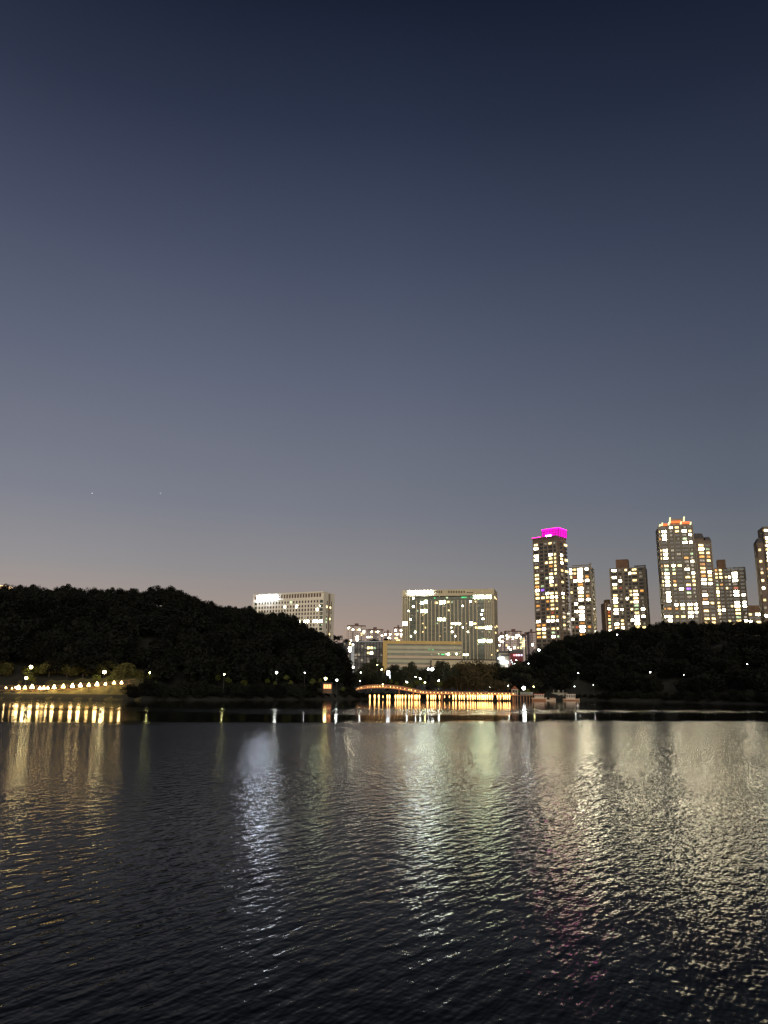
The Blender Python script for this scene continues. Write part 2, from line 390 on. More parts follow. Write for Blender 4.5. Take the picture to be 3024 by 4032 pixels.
# park trees behind the bridge: px, top y, width px, distance, kind, label
PT = [(1400, 2668, 46, 318, 'round0', 'small dark tree squeezed between left hill and grey glass offices'),
      (1432, 2632, 56, 330, 'round1', 'dark round tree in front of the glass offices at the bridge\'s left end'),
      (1478, 2600, 76, 340, 'round2', 'tall open tree with lamps showing through, before the glass offices'),
      (1462, 2660, 60, 315, 'round3', 'low dark tree behind the top of the bridge arch, left of the lit white column'),
      (1512, 2640, 44, 322, 'round4', 'dark tree just left of the lit white column'),
      (1537, 2664, 34, 312, 'cone0', 'dark pointed conifer right below the lit white column'),
      (1556, 2618, 60, 345, 'round0', 'tall tree before the left end of the beige office block'),
      (1575, 2648, 44, 314, 'round1', 'dark tree right of the small pointed conifer behind the arch'),
      (1622, 2614, 56, 340, 'round2', 'tall tree with lamps in it, before the middle of the beige block'),
      (1627, 2655, 46, 312, 'round3', 'dark tree between the two park lamps behind the arch'),
      (1692, 2648, 38, 312, 'cone1', 'dark conifer right beside the tall lamp mast behind the bridge'),
      (1712, 2668, 40, 310, 'round4', 'bright green lit tree beside the lamp right of the conifer'),
      (1744, 2604, 66, 345, 'round0', 'tall dark tree against the right end of the beige block'),
      (1775, 2622, 56, 330, 'round1', 'dark tree left of the big brown round tree'),
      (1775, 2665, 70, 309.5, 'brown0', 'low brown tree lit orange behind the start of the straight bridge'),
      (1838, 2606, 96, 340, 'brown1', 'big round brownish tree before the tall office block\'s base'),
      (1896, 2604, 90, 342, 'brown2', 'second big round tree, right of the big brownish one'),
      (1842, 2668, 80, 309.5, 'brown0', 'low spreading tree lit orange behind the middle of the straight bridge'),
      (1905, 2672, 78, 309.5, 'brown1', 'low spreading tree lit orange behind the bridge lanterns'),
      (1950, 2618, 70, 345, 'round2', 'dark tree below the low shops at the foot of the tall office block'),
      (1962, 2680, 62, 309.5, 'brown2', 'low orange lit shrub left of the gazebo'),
      (1995, 2626, 70, 350, 'round3', 'dark tree below the red shop'),
      (2010, 2668, 70, 320, 'round4', 'grey green tree behind the gazebo roof'),
      (2048, 2650, 80, 326, 'round0', 'tree behind the white floodlight, its leaves lit'),
      (2092, 2672, 60, 330, 'round1', 'tree right of the floodlight behind the jetty'),
      (2040, 2612, 76, 352, 'round2', 'dark tree under the shop lights, right of the red shop'),
      (2125, 2700, 40, 342, 'round3', 'low bush lit green beside the tour boat pier')]
PT += [(1450, 2640, 60, 345, 'round2', 'dark tree behind the others left of the tall open tree'), (1525, 2636, 60, 348, 'round3', 'dark tree behind the lit white column'), (1590, 2634, 60, 350, 'round1', 'dark tree behind the small conifer\'s right neighbour'),
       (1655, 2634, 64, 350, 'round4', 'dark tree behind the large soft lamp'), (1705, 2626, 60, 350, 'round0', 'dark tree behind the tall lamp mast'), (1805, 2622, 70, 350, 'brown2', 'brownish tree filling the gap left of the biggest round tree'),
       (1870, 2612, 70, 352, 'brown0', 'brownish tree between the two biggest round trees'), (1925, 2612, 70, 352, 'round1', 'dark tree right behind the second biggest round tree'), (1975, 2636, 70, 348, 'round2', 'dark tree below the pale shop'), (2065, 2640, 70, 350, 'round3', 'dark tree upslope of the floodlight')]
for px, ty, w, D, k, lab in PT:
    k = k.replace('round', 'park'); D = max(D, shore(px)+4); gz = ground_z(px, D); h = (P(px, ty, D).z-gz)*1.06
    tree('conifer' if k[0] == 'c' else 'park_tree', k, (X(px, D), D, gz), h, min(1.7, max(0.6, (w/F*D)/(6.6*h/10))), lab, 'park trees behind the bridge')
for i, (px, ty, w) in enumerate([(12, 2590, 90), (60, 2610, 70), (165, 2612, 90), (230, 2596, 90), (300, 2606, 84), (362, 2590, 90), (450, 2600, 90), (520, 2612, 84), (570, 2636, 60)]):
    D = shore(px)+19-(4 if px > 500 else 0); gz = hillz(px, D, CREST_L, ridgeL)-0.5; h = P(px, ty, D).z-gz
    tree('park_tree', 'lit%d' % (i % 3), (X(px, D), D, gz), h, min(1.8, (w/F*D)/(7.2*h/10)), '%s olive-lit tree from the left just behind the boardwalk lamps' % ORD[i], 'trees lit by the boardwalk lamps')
# bushes at the far shore behind the bridge
u = 1412; i = 0
while u < 2010:
    D = shore(u)+1.5; h = random.uniform(2.2, 3.0)
    tree('bush', 'bush%d' % (i % 2), (X(u, D), D, 0.2), h, 1.5, '%s low bush from the left on the bank behind the bridge' % ORD[i], 'bushes on the bank behind the bridge', 'bush')
    u += 26; i += 1

# ------------------------------------------------------------------ buildings
UNIT = MB().box(0, 1, 0, 1, 0, 1)
UW = bpy.data.meshes.new('window'); UW.from_pydata(UNIT.v, [], UNIT.f); UW.materials.append(WIN['w'])
class Bld:
    """a block: front from A (left) to B (right), given as photo columns and distances; local x along the front, y away, z up"""
    def __init__(s, name, label, cat, ax, da, bx, db, ytop, depth, base=None, group=None, yref=None):
        A = P(ax, yref or ytop, da); B = P(bx, yref or ytop, db)
        s.A = Vector((A.x, A.y, 0)); s.B = Vector((B.x, B.y, 0)); d = s.B-s.A; s.w = d.length; s.dx = d.normalized(); s.dy = Vector((-s.dx.y, s.dx.x, 0))
        s.rz = math.atan2(d.y, d.x); s.z0 = 6 if base is None else base; s.h = P(bx, ytop, db).z-s.z0; s.dep = depth
        s.root = thing(name, label, cat, (s.A.x, s.A.y, s.z0), s.rz, group)
    def hit(s, px, py, side=False):
        v = ROT @ Vector(((px-CX)/F, -(py-CY)/F, -1)); o = Vector((0, 0, CH))
        n, q = (s.dx, s.B) if side else (s.dy, s.A)
        t_ = (q-o).dot(n)/v.dot(n); p_ = o+v*t_
        return ((p_-s.B).dot(s.dy) if side else (p_-s.A).dot(s.dx)), p_.z-s.z0
    def part(s, name, mb, m, parent=None): return mb.build(name, m, parent or s.root)
    def lit(s, x0, x1, z0, z1, c, side=False, proud=0.12, name='window'):
        o = link(name, UW, s.root)
        if side: o.location = (s.w-0.02, x0, z0); o.scale = (proud, x1-x0, z1-z0)
        else: o.location = (x0, -proud, z0); o.scale = (x1-x0, proud+0.02, z1-z0)
        o.material_slots[0].link = 'OBJECT'; o.material_slots[0].material = WIN[c]
        return o
    def litpx(s, px, py, w, h, c, side=False, **k):
        a, z1 = s.hit(px-w/2, py-h/2, side); b, z0 = s.hit(px+w/2, py+h/2, side)
        return s.lit(min(a, b), max(a, b), min(z0, z1), max(z0, z1), c, side, **k)

def tower(name, label, ax, da, bx, db, ytop, depth, wallm, cols, y0, dy, grid, side_cols=(), pil=True, cat='apartment tower', pilm=None, yref=None, base=10, winh=0.5):
    """cols: (px left, px right) at the photo row y0; grid rows of letters, side after '|'"""
    b = Bld(name, label, cat, ax, da, bx, db, ytop, depth, base=base, yref=yref)
    b.part('wall', MB().box(0, b.w, 0, depth, 0, b.h), wallm)
    cc = [(b.hit(l, y0)[0], b.hit(r, y0)[0]) for l, r in cols]
    sc = [tuple(sorted((b.hit(l, y0, True)[0], b.hit(r, y0, True)[0]))) for l, r in side_cols]
    zt = b.hit((ax+bx)/2, y0)[1]; fh = abs(b.hit((ax+bx)/2, y0+dy)[1]-zt)
    dk = MB(); nlit = 0; nfl = int((zt-2)/fh)
    for r in range(nfl):
        z = zt-r*fh; row = grid[r] if r < len(grid) else ''
        fr, _, sd = row.partition('|')
        for k, (x0, x1) in enumerate(cc):
            c = fr[k] if k < len(fr) else '.'
            if c == '.' and random.random() < 0.12: c = random.choice('dydg')
            if c != '.' and nlit < 100:
                ww = (x1-x0); q0, q1 = (x0, x1) if c != 'd' or random.random() < 0.4 else (x0+ww*random.choice((0, 0.4)), x1-ww*0.1)
                b.lit(q0+0.12*(q1-q0), max(q1-0.12*(q1-q0), q0+0.8), z-fh*winh/2, z+fh*winh/2, c); nlit += 1
            else: dk.box(x0, x1, -0.06, 0.05, z-fh*winh/2, z+fh*winh/2)
        for k, (y0_, y1_) in enumerate(sc):
            c = sd[k] if k < len(sd) else '.'
            if c != '.' and nlit < 100: b.lit(y0_, y1_, z-fh*winh/2, z+fh*winh/2, c, True); nlit += 1
            else: dk.box(b.w-0.05, b.w+0.06, y0_, y1_, z-fh*winh/2, z+fh*winh/2)
    tag(b.part('window', dk, M_glass), kind='stuff')
    if pil:
        m_ = MB(); edges = [0.35]+[(cc[k][1]+cc[k+1][0])/2 for k in range(len(cc)-1)]+[b.w-0.35]
        for x in edges: m_.box(x-0.33, x+0.33, -0.35, 0.04, 0, zt+fh*0.7)
        b.part('pilaster', m_, pilm or M_pil)
        s_ = MB()
        for r in range(nfl+1):
            z = zt-(r-0.5)*fh; s_.box(0.1, b.w-0.1, -0.2, 0.03, z-0.16, z+0.16)
        b.part('floor_band', s_, pilm or M_pil)
    b.zt = zt; b.fh = fh
    return b
M_brown = mat('brown_wall', (0.13, 0.095, 0.07), 0.8, 0.2, 0.15)
M_brown2 = mat('olive_wall', (0.13, 0.115, 0.08), 0.8, 0.2, 0.15)
M_pil = mat('taupe_pilaster', (0.22, 0.19, 0.15), 0.8, 0.15, 0.3)
M_roofd = mat('dark_roof', (0.05, 0.045, 0.045), 0.8, 0.2, 0.5)
M_rbrown = mat('rust_brown_wall', (0.14, 0.08, 0.045), 0.8, 0.2, 0.3)

# T1 with the magenta crown
G1 = ['y.dyd|.y', 'w....|..', '.....|..', 'w..wy|w.', 'w..yy|yy', 'd.yyy|w.', 'y..oy|..', 'd..dy|yy', 'y..yy|d.', 'y.gwd|..', 'y..wd|y.', 'o..yy|..', 'wv...|d.',
      'ydwyy|w.', 'yyyww|y.', 'd.oyy|d.', 'o..yd|d.', 'd.oyy|..', '...r.|d.', '..yyo|y.', 'w.www|..', 'oo...|y.', 'ywdyy|dd', 'yy.g.|..', 'oy.w.|..', 'g..wy|yy', 'w....|..']
T1 = tower('apartment_tower', 'tall brown apartment tower with a glowing magenta crown', 2098, 616, 2192, 602, 2113, 16, M_brown,
           [(2101, 2119), (2123, 2138), (2142, 2155), (2158, 2174), (2179, 2188)], 2142, 14.9, G1, [(2205, 2213), (2221, 2232)], yref=2150)
b = T1
b.part('parapet', MB().box(-0.6, b.w+0.3, -0.5, b.dep+0.4, b.h, b.h+1.1), M_brown)
M_mag = lamp_mat('magenta_panel', (1.0, 0.006, 0.66), 1.15, False); M_mag2 = lamp_mat('magenta_tube', (1.0, 0.005, 0.3), 8, False)
M_magl = lamp_mat('magenta_wash', (1.0, 0.08, 0.6), 130, False)
x0 = b.hit(2130, 2100)[0]; x1 = b.w+1.5; zt = b.hit(2180, 2080)[1]
CP = b.part('crown_panel', MB().box(x0, x1, 1.5, b.dep-1, b.h+1.1, zt), M_mag)
cg = MB(); 
for k in range(12): xx = x0+(x1-x0)*k/11; cg.box(xx-0.1, xx+0.1, 1.25, 1.48, b.h+1.1, zt)
for k in range(4): zz = b.h+1.3+(zt-b.h-1.6)*k/3; cg.box(x0-0.1, x1+0.1, 1.1, 1.24, zz-0.1, zz+0.1)
for k in range(6): yy = 1.5+(b.dep-2.5)*k/5; cg.box(x1+0.02, x1+0.25, yy-0.1, yy+0.1, b.h+1.1, zt)
b.part('crown_grille', cg, mat('magenta_grille', (0.10, 0.01, 0.12), 0.6), CP)
b.part('crown_light_tube', MB().box(x0-0.2, x1+0.2, 1.2, 1.5, zt, zt+0.5).box(x1-0.2, x1+0.2, 1.5, b.dep-1, zt, zt+0.5).box(-0.5, x0-0.3, -0.3, 0.0, b.h+1.1, b.h+1.5), M_mag2, CP)
for q in (0.33, 0.5): xx = x0+(x1-x0)*q; b.part('floodlight', MB().box(xx-0.9, xx+0.9, 0.5, 1.1, b.h+1.1, b.h+2.2), M_magl, CP)

G2 = ['wyww', 'wyw.', 'yrwo', 'dwww', '..o.', '..wd', 'y.wd', 'd.yo', '.dww', '.w..', '..wd', '.ww.', '.dw.', 'w.wd', '..o.', 'drwo', '..wd', '..o.']
b = tower('apartment_tower', 'short green-grey apartment block directly right of the magenta-crowned tower', 2240, 640, 2324, 632, 2230, 15, M_brown2,
          [(2241, 2252), (2256, 2269), (2271, 2295), (2302, 2318)], 2242, 14.9, G2, [(2330, 2334)])
b.part('roof_beam', MB().box(b.w*0.15, b.w+1, 0, 1, b.h+1, b.h+1.8).box(b.w-0.4, b.w+0.6, -0.6, 0, -2, b.h+3), M_pil)
G3 = ['.', 'w', 'r', 'o', 'y', 'g', 'y', 'w']
b = tower('apartment_tower', 'narrow low block with orange lit windows, at the left foot of the lone middle tower', 2381, 662, 2404, 662, 2374, 12, M_rbrown,
          [(2391, 2402)], 2383, 14, G3, pil=True, pilm=mat('peach_pilaster', (0.4, 0.28, 0.18), 0.8, 0.1, 1))
b.part('roof', MB().box(b.w*0.3, b.w, 1, 8, b.h, b.h+3), M_rbrown)
G4 = ['wd..y.', '...wyd', 'wd...d', '.w..y.', 'w.....', 'yrd.d.', '...yyo', 'yd.yw.', 'wdw.yd', 'w..yw.', 'yd..gd', 'ww.ygw', 'wd..yd', '...dww', 'dy.ww.', 'wy..wd', 'ywd.yy']
b = tower('apartment_tower', 'lone brown apartment tower with a square rooftop block, between the two tower clusters', 2398, 652, 2540, 640, 2232, 15, M_brown2,
          [(2407, 2427), (2433, 2446), (2458, 2469), (2473, 2484), (2486, 2508), (2514, 2530)], 2244, 14, G4)
x0, x1 = b.hit(2424, 2215)[0], b.hit(2472, 2215)[0]
b.part('rooftop_block', MB().box(x0, x1, 0.6, 9, b.h, b.hit(2450, 2202)[1]), M_rbrown)
x0 = b.hit(2496, 2215)[0]; b.part('roof_beam', MB().box(x0, b.w+0.4, 0, 1, b.h+0.6, b.h+1.6).box(b.w-0.2, b.w+0.6, -0.7, 0, b.h-9, b.h+1.6), M_steel)
G5 = ['..wy..', 'ywdywy', 'dw..dw', 'ow..g.', '....ww', '......', 'yw....', 'yw....', 'ywd.o.', '....dw', 'oywydd', '....wd', 'ywy.dw', 'dw..yy', 'ywo...', 'ywy.yy', 'dd.wvd',
      'dw..gd', '.w..d.', 'dwd...', '..wwww', 'oooyyw', '....ww', 'wwyywd', 'dw.yy.', 'yw..dw', '.w....']
b = T5 = tower('apartment_tower', 'tallest tower, crowned with orange light bars and white lit fins', 2590, 606, 2728, 600, 2071, 17, M_brown2,
               [(2593, 2598), (2603, 2623), (2634, 2648), (2655, 2674), (2682, 2704), (2709, 2722)], 2077, 14.9, G5)
M_or = lamp_mat('orange_bar', (1.0, 0.13, 0.01), 2.4, False); M_fin = lamp_mat('lit_fin', (1.0, 0.95, 0.5), 1.2, False)
pc = [(2604, 2628, 2066), (2640, 2680, 2055), (2684, 2716, 2057)]
b.part('penthouse', MB().box(b.hit(2608, 2060)[0], b.hit(2724, 2060)[0], 1, 12, b.h, b.hit(2665, 2060)[1]).box(b.hit(2644, 2045)[0], b.hit(2690, 2045)[0], 2, 10, b.hit(2665, 2060)[1], b.hit(2668, 2040)[1]), M_pil)
for a, c, y in pc:
    x0, z = b.hit(a, y); x1 = b.hit(c, y)[0]
    b.part('orange_light_bar', MB().box(x0, x1, -0.3, 0.1, z-1.0, z-0.35).box(x0, x1, -0.3, 0.1, z+0.1, z+0.6), M_or)
for px, y0_, y1_ in ((2597, 2073, 2064), (2606, 2071, 2058), (2632, 2068, 2056), (2637, 2060, 2037), (2680, 2064, 2053), (2692, 2054, 2034), (2718, 2066, 2055)):
    x, z0 = b.hit(px, y0_); z1 = b.hit(px, y1_)[1]
    f_ = MB(); f_.v = [(x-0.6, -0.6, z0), (x+0.6, -0.6, z0), (x+0.6, 0.6, z0), (x-0.6, 0.6, z0), (x+0.1, -0.3, z1), (x+1.1, -0.3, z1), (x+1.1, 0.5, z1), (x+0.1, 0.5, z1)]
    f_.f = [(0, 3, 2, 1), (4, 5, 6, 7), (0, 1, 5, 4), (1, 2, 6, 5), (2, 3, 7, 6), (3, 0, 4, 7)]
    b.part('lit_fin', f_, M_fin)
G6 = ['y.', 'wg', 'y.', 'oo', 'dy', 'o.', 'y.', 'yw', 'oy', 'wy', 'ww', '..', 'd.', 'w.', 'o.', 'wy', '..', 'y.', 'd.', 'yy', 'yy']
b = tower('apartment_tower', 'dark tower with hipped black roofs, tucked right behind the orange-lit tallest tower', 2734, 626, 2800, 626, 2128, 16, M_brown,
          [(2748, 2772), (2777, 2794)], 2147, 14.9, G6, base=10)
def hip(b, x0, x1, y0, y1, z0, z1, ins):
    h = MB(); h.v = [(x0, y0, z0), (x1, y0, z0), (x1, y1, z0), (x0, y1, z0), (x0+ins, y0+ins, z1), (x1-ins, y0+ins, z1), (x1-ins, y1-ins, z1), (x0+ins, y1-ins, z1)]
    h.f = [(0, 3, 2, 1), (4, 5, 6, 7), (0, 1, 5, 4), (1, 2, 6, 5), (2, 3, 7, 6), (3, 0, 4, 7)]
    return b.part('roof', h, M_roofd)
b.part('penthouse', MB().box(-1.5, b.w*0.62, 2, 12, b.h, b.h+2.2), M_brown)
hip(b, -2, b.w*0.62+0.4, 1.5, 12.5, b.h+2.2, b.hit(2765, 2098)[1], 1.2); hip(b, b.w*0.62+0.5, b.w+0.3, 0.5, 12, b.h, b.hit(2790, 2113)[1], 1.0)
G7 = ['oy....', 'yy..w.', 'yyyww.', 'd..dw.', 'go.dd.', 'ydy.r.', 'w...w.', '...dww', 'd.....', 'y...ww', 'yd.yww', 'ww..y.', 'y...y.', 'd..dgd', 'd.y.yw']
b = tower('apartment_tower', 'brown apartment block with a square rooftop box, right of the two tallest neighbours', 2811, 652, 2932, 644, 2240, 15, M_brown2,
          [(2813, 2825), (2829, 2843), (2851, 2861), (2864, 2875), (2879, 2903), (2911, 2927)], 2244, 14.2, G7)
x0, x1 = b.hit(2824, 2215)[0], b.hit(2857, 2215)[0]
b.part('rooftop_block', MB().box(x0, x1, 0.6, 9, b.h+1, b.hit(2840, 2203)[1]).box(0, x1+1, 0.5, 9, b.h, b.h+1.0), M_rbrown)
x0 = b.hit(2885, 2230)[0]; b.part('roof_beam', MB().box(x0, b.w+0.4, 0, 1, b.h+0.8, b.h+1.7).box(b.w-0.3, b.w+0.5, -0.7, 0, b.h-10, b.h+1.7), M_steel)
b = tower('apartment_block', 'low block with a brown slab roof in the gap before the right edge tower', 2940, 690, 3002, 690, 2412, 14, M_pil,
          [(2943, 2962), (2974, 2996)], 2419, 15, ['yw', '..', 'wy', 'ww'], cat='apartment block')
b.part('roof', MB().box(-0.5, b.w+0.5, -0.6, 12, b.h, b.hit(2970, 2384)[1]), M_rbrown)
G9 = ['yw', 'd.', 'yw', '.y', 'yw', 'yy', '.w', 'dw', 'yw', '.y', 'yo', 'dy', 'yy', 'gd', 'w.', '.o', 'yw', 'dy', 'yw', 'dw', '.d', 'yw', 'w.', '.o', 'yw', '.w']
G9_ = ['.w', 'd.', '.w', '.y', '.w', '.y', '.w', 'd.', 'yw', '.y', '.o', 'dy', '.y', 'gd', '..', '.o', 'y.', 'dy', '.w', 'd.', '.d', 'yw', '..', '.o', 'yw', '.w']
b = tower('apartment_tower', 'tower cut off by the right edge of the picture, with a lower dark shoulder', 3004, 598, 3060, 596, 2072, 16, M_brown2,
          [(3005, 3008), (3009.5, 3022), (3028, 3040)], 2088, 14.9, [r+'w' for r in G9])
b.part('shoulder', MB().box(-5.2, -0.02, 1.5, 12, 0, b.hit(3000, 2134)[1]), M_brown)
h = MB(); zs = b.hit(3000, 2134)[1]; h.v = [(-5.6, 1, zs), (-0.1, 1, zs), (-0.1, 12, zs), (-5.6, 12, zs), (-3, 3, zs+4.2), (-0.1, 3, zs+4.2), (-0.1, 11, zs+4.2), (-3, 11, zs+4.2)]
h.f = [(0, 3, 2, 1), (4, 5, 6, 7), (0, 1, 5, 4), (1, 2, 6, 5), (2, 3, 7, 6), (3, 0, 4, 7)]; b.part('roof', h, M_roofd)
for k, c in ((5, 'y'), (8, 'y'), (10, 'd'), (11, 'y'), (13, 'y'), (15, 'w'), (18, 'y'), (20, 'd'), (22, 'w')):
    o = link('window', UW, b.root, loc=(-4.6, 1.4, b.zt-k*b.fh-0.9), scale=(1.7, 0.2, 1.7)); o.material_slots[0].link = 'OBJECT'; o.material_slots[0].material = WIN[c]

# ------------------------------------------------------------------ office block, left (cream, gridded windows)
M_cream = mat('cream_panel', (0.74, 0.68, 0.55), 0.6, 0.06, 0.1)
M_brn = mat('brown_strip', (0.28, 0.21, 0.15), 0.6, 0.1, 0.5)
M_sign = lamp_mat('sign_white', (0.74, 0.83, 1.0), 110)
M_sign2 = lamp_mat('sign_cool_white', (0.84, 0.93, 1.0), 140)
b = Bld('office_block', 'cream office block with gridded windows and a bright white sign, behind the left hill', 'office block', 998, 836, 1275, 800, 2328, 24, base=8)
b.part('wall', MB().box(0, b.w, 0, b.dep, 0, b.h-0.2), M_cream)
fr = MB(); zt = b.hit(1135, 2342)[1]; zb = b.hit(1135, 2357)[1]; H = b.h
fr.box(0, b.w, -0.8, 0, H-1.4, H); b.part('cornice', fr, M_cream)
dk = MB(); xs0 = b.hit(1003, 2350)[0]; xs1 = b.hit(1268, 2350)[0]; nn = 25
for k in range(nn):
    xa = xs0+(xs1-xs0)*k/nn; dk.box(xa, xa+(xs1-xs0)/nn*0.62, -0.05, 0.1, H-1.8-3.9, H-1.8)
b.part('roof_opening', dk, mat('brown_glass', (0.10, 0.06, 0.045), 0.3, 0.3, 0.3))
zr = [b.hit(1135, y)[1] for y in (2372, 2389, 2404, 2419, 2434, 2449, 2464, 2479, 2494, 2509, 2524, 2539)]
litset = {(0, 11): 'g', (1, 9): 'w', (1, 13): 'w', (2, 20): 'b', (5, 14): 'b', (5, 16): 'b', (5, 17): 'b', (5, 19): 'b', (5, 20): 'b', (3, 20): 'd', (1, 20): 'd', (6, 20): 'd', (1, 7): 'd', (4, 16): 'd'}
wx0 = b.hit(1021, 2400)[0]; wx1 = b.hit(1249, 2400)[0]; dk = MB(); cnt = 0
for r, z in enumerate(zr):
    for c in range(21):
        x = wx0+(wx1-wx0)*c/20
        if (r, c) in litset: b.lit(x-0.95, x+0.95, z-1.1, z+1.1, litset[(r, c)])
        else: dk.box(x-0.85, x+0.85, -0.06, 0.1, z-1.25, z+1.25)
tag(b.part('window', dk, mat('office_glass', (0.07, 0.055, 0.045), 0.25, 0.6, 0.35)), kind='stuff')
gl = MB(); gs = b.hit(1002, 2400)[0]; ge = b.hit(1011, 2400)[0]; g2 = b.hit(1259, 2400)[0]; g3 = b.hit(1271, 2400)[0]
for z in zr: gl.box(gs, ge, -0.06, 0.1, z-1.7, z+1.3); gl.box(g2, g3, -0.06, 0.1, z-1.7, z+1.3)
b.part('corner_glazing', gl, mat('green_glass', (0.05, 0.075, 0.06), 0.15, 0.4, 0.3))
b.part('trim', MB().box(b.hit(1014, 2360)[0], b.hit(1256, 2360)[0], -0.35, -0.07, H-7.6, H-6.9).box(b.hit(1257, 2400)[0], b.hit(1258.6, 2400)[0], -0.4, -0.07, 0, H-6.9).box(b.hit(1012, 2400)[0], b.hit(1013.6, 2400)[0], -0.4, -0.07, 0, H-6.9), M_cream)
for (px, py, w, h_, c) in ((1260, 2386, 3, 4, 'w'), (1263, 2415, 5, 2.5, 'd'), (1263, 2430, 5, 2.5, 'd'), (1262, 2446, 14, 8, 'b'), (1267, 2460, 4, 3, 'g')): b.litpx(px, py, w, h_, c, proud=0.2)
# right end wall: two cream slabs with a brown recess and slit windows
b.part('recess', MB().box(b.w-0.02, b.w+0.15, b.hit(1292, 2400, True)[0], b.hit(1299, 2400, True)[0], 0, b.h-1.5), M_brn)
sl = MB()
for px in (1287, 1303.5):
    yy = b.hit(px, 2420, True)[0]
    for k in range(8): sl.box(b.w-0.02, b.w+0.1, yy-0.7, yy+0.7, b.h-14-8*k, b.h-9-8*k)
b.part('slit_window', sl, M_glass)
for px, py, c in ((1287, 2389, 'y'), (1300, 2393, 'y'), (1285, 2436, 'g'), (1299, 2437, 'y'), (1284, 2449, 'g'), (1298, 2452, 'd'), (1297, 2497, 'y'), (1283, 2494, 'd')): b.litpx(px, py, 3.2, 8, c, True, proud=0.25)
# sign lettering: strokes (x, z in glyph units 0..1), blurred lettering of the photo
def sign(b, x0, x1, z0, z1, glyphs, m, name='sign'):
    n = len(glyphs); gw = (x1-x0)/sum(g_[0] for g_ in glyphs); mb = MB(); x = x0; hh = z1-z0
    st = hh*0.12
    for w, strokes in glyphs:
        for (a, c, d, e_) in strokes:       # segment a,c -> d,e in glyph box
            p0 = Vector((x+(0.08+0.8*a)*w*gw, 0, z0+c*hh)); p1 = Vector((x+(0.08+0.8*d)*w*gw, 0, z0+e_*hh))
            dr = (p1-p0); ln = max(dr.length, 0.01); u = dr/ln; nrm_ = Vector((-u.z, 0, u.x))*st/2; p0 = p0-u*st/2; p1 = p1+u*st/2
            bb = len(mb.v)
            for y in (-1.3, -0.9):
                for q in (p0-nrm_, p1-nrm_, p1+nrm_, p0+nrm_): mb.v.append((q.x, y, q.z))
            mb.f += [(bb, bb+1, bb+2, bb+3), (bb+7, bb+6, bb+5, bb+4), (bb, bb+4, bb+5, bb+1), (bb+1, bb+5, bb+6, bb+2), (bb+2, bb+6, bb+7, bb+3), (bb+3, bb+7, bb+4, bb)]
        x += w*gw
    return b.part(name, mb, m)
gC = (1.1, [(0.9, 0.95, 0.3, 0.95), (0.3, 0.95, 0, 0.6), (0, 0.6, 0.1, 0.1), (0.1, 0.1, 0.5, -0.15), (0.5, -0.15, 0.9, 0.1)])
gA = (0.8, [(0, 0.1, 0.3, 0.9), (0.3, 0.9, 0.6, 0.1), (0.1, 0.4, 0.6, 0.4), (0.9, 0.05, 0.9, 0.95)])
gH = (0.7, [(0.1, 0.05, 0.1, 0.95), (0.8, 0.05, 0.8, 0.95), (0.1, 0.5, 0.8, 0.5)])
gB = (1.1, [(0, 1.05, 1, 1.05), (0.1, 0.7, 0.9, 0.7), (0.1, 0.7, 0.1, 1.05), (0.9, 0.7, 0.9, 1.05), (0, 0.4, 1, 0.4), (0.2, -0.05, 0.8, -0.05), (0.2, -0.05, 0.2, 0.25), (0.8, -0.05, 0.8, 0.25)])
gM = (0.8, [(0, 0.1, 0, 0.9), (0, 0.9, 0.45, 0.9), (0.45, 0.1, 0.45, 0.9), (0, 0.1, 0.45, 0.1), (0.85, 0, 0.85, 1)])
gY = (0.8, [(0, 0.9, 0.4, 0.5), (0.8, 0.9, 0.4, 0.5), (0.4, 0.5, 0.4, 0.05)])
gO = (0.7, [(0.1, 0.2, 0.1, 0.8), (0.9, 0.2, 0.9, 0.8), (0.1, 0.8, 0.9, 0.8), (0.1, 0.2, 0.9, 0.2)])
xa, z1 = b.hit(1014, 2347); xb, z0 = b.hit(1097, 2361)
sign(b, xa, xb, H-6.1, H-2.9, [gC, gA, gH, gB, gM, gH, gY], M_sign)

# ------------------------------------------------------------------ office block, middle (vertical pilasters)
M_sand = mat('sand_panel', (0.50, 0.43, 0.28), 0.65, 0.08, 0.15)
M_gg = mat('office_green_glass', (0.09, 0.11, 0.08), 0.2, 0.45, 0.12)
b = Bld('office_block', 'wide sand-coloured office tower with close vertical ribs and a white sign top left', 'office block', 1583, 760, 1944, 738, 2318, 30, base=8)
H = b.h
b.part('wall', MB().box(0.3, b.w-0.3, 0.0, b.dep, 0, H-7), M_gg)
b.part('roof_band', MB().box(0, b.w+0.4, -0.7, b.dep+0.3, H-6.2, H), M_sand)
b.part('side_wall', MB().box(b.w-0.29, b.w+0.2, -0.3, b.dep+0.1, 0, H-6.25), M_sand)
op = MB()
for px in list(range(1721, 1744, 9))+list(range(1768, 1834, 10)): x = b.hit(px, 2331)[0]; z = b.hit(px, 2331)[1]; op.box(x-0.6, x+0.6, -0.78, -0.6, z-1.1, z+1.1)
for px in (1842, 1850, 1859): x, z = b.hit(px, 2333); op.box(x-0.9, x+0.9, -0.78, -0.6, z-0.5, z+0.3)
b.part('roof_opening', op, mat('dark_opening', (0.05, 0.04, 0.02), 0.8))
xg = lambda px: b.hit(px, 2450)[0]
rb = MB()
for px in (1585, 1591.5, 1598, 1604.5, 1612): x = xg(px); rb.box(x-0.42, x+0.42, -0.65, 0.02, 0, H-6.25)
k = 0; px = 1640
while px < 1883: x = xg(px); rb.box(x-0.5, x+0.5, -0.7, 0.02, 13, H-10.5); px += 14.9
for px in (1909, 1916, 1923, 1930, 1937, 1943): x = xg(px); rb.box(x-0.42, x+0.42, -0.65, 0.02, 6, H-6.25)
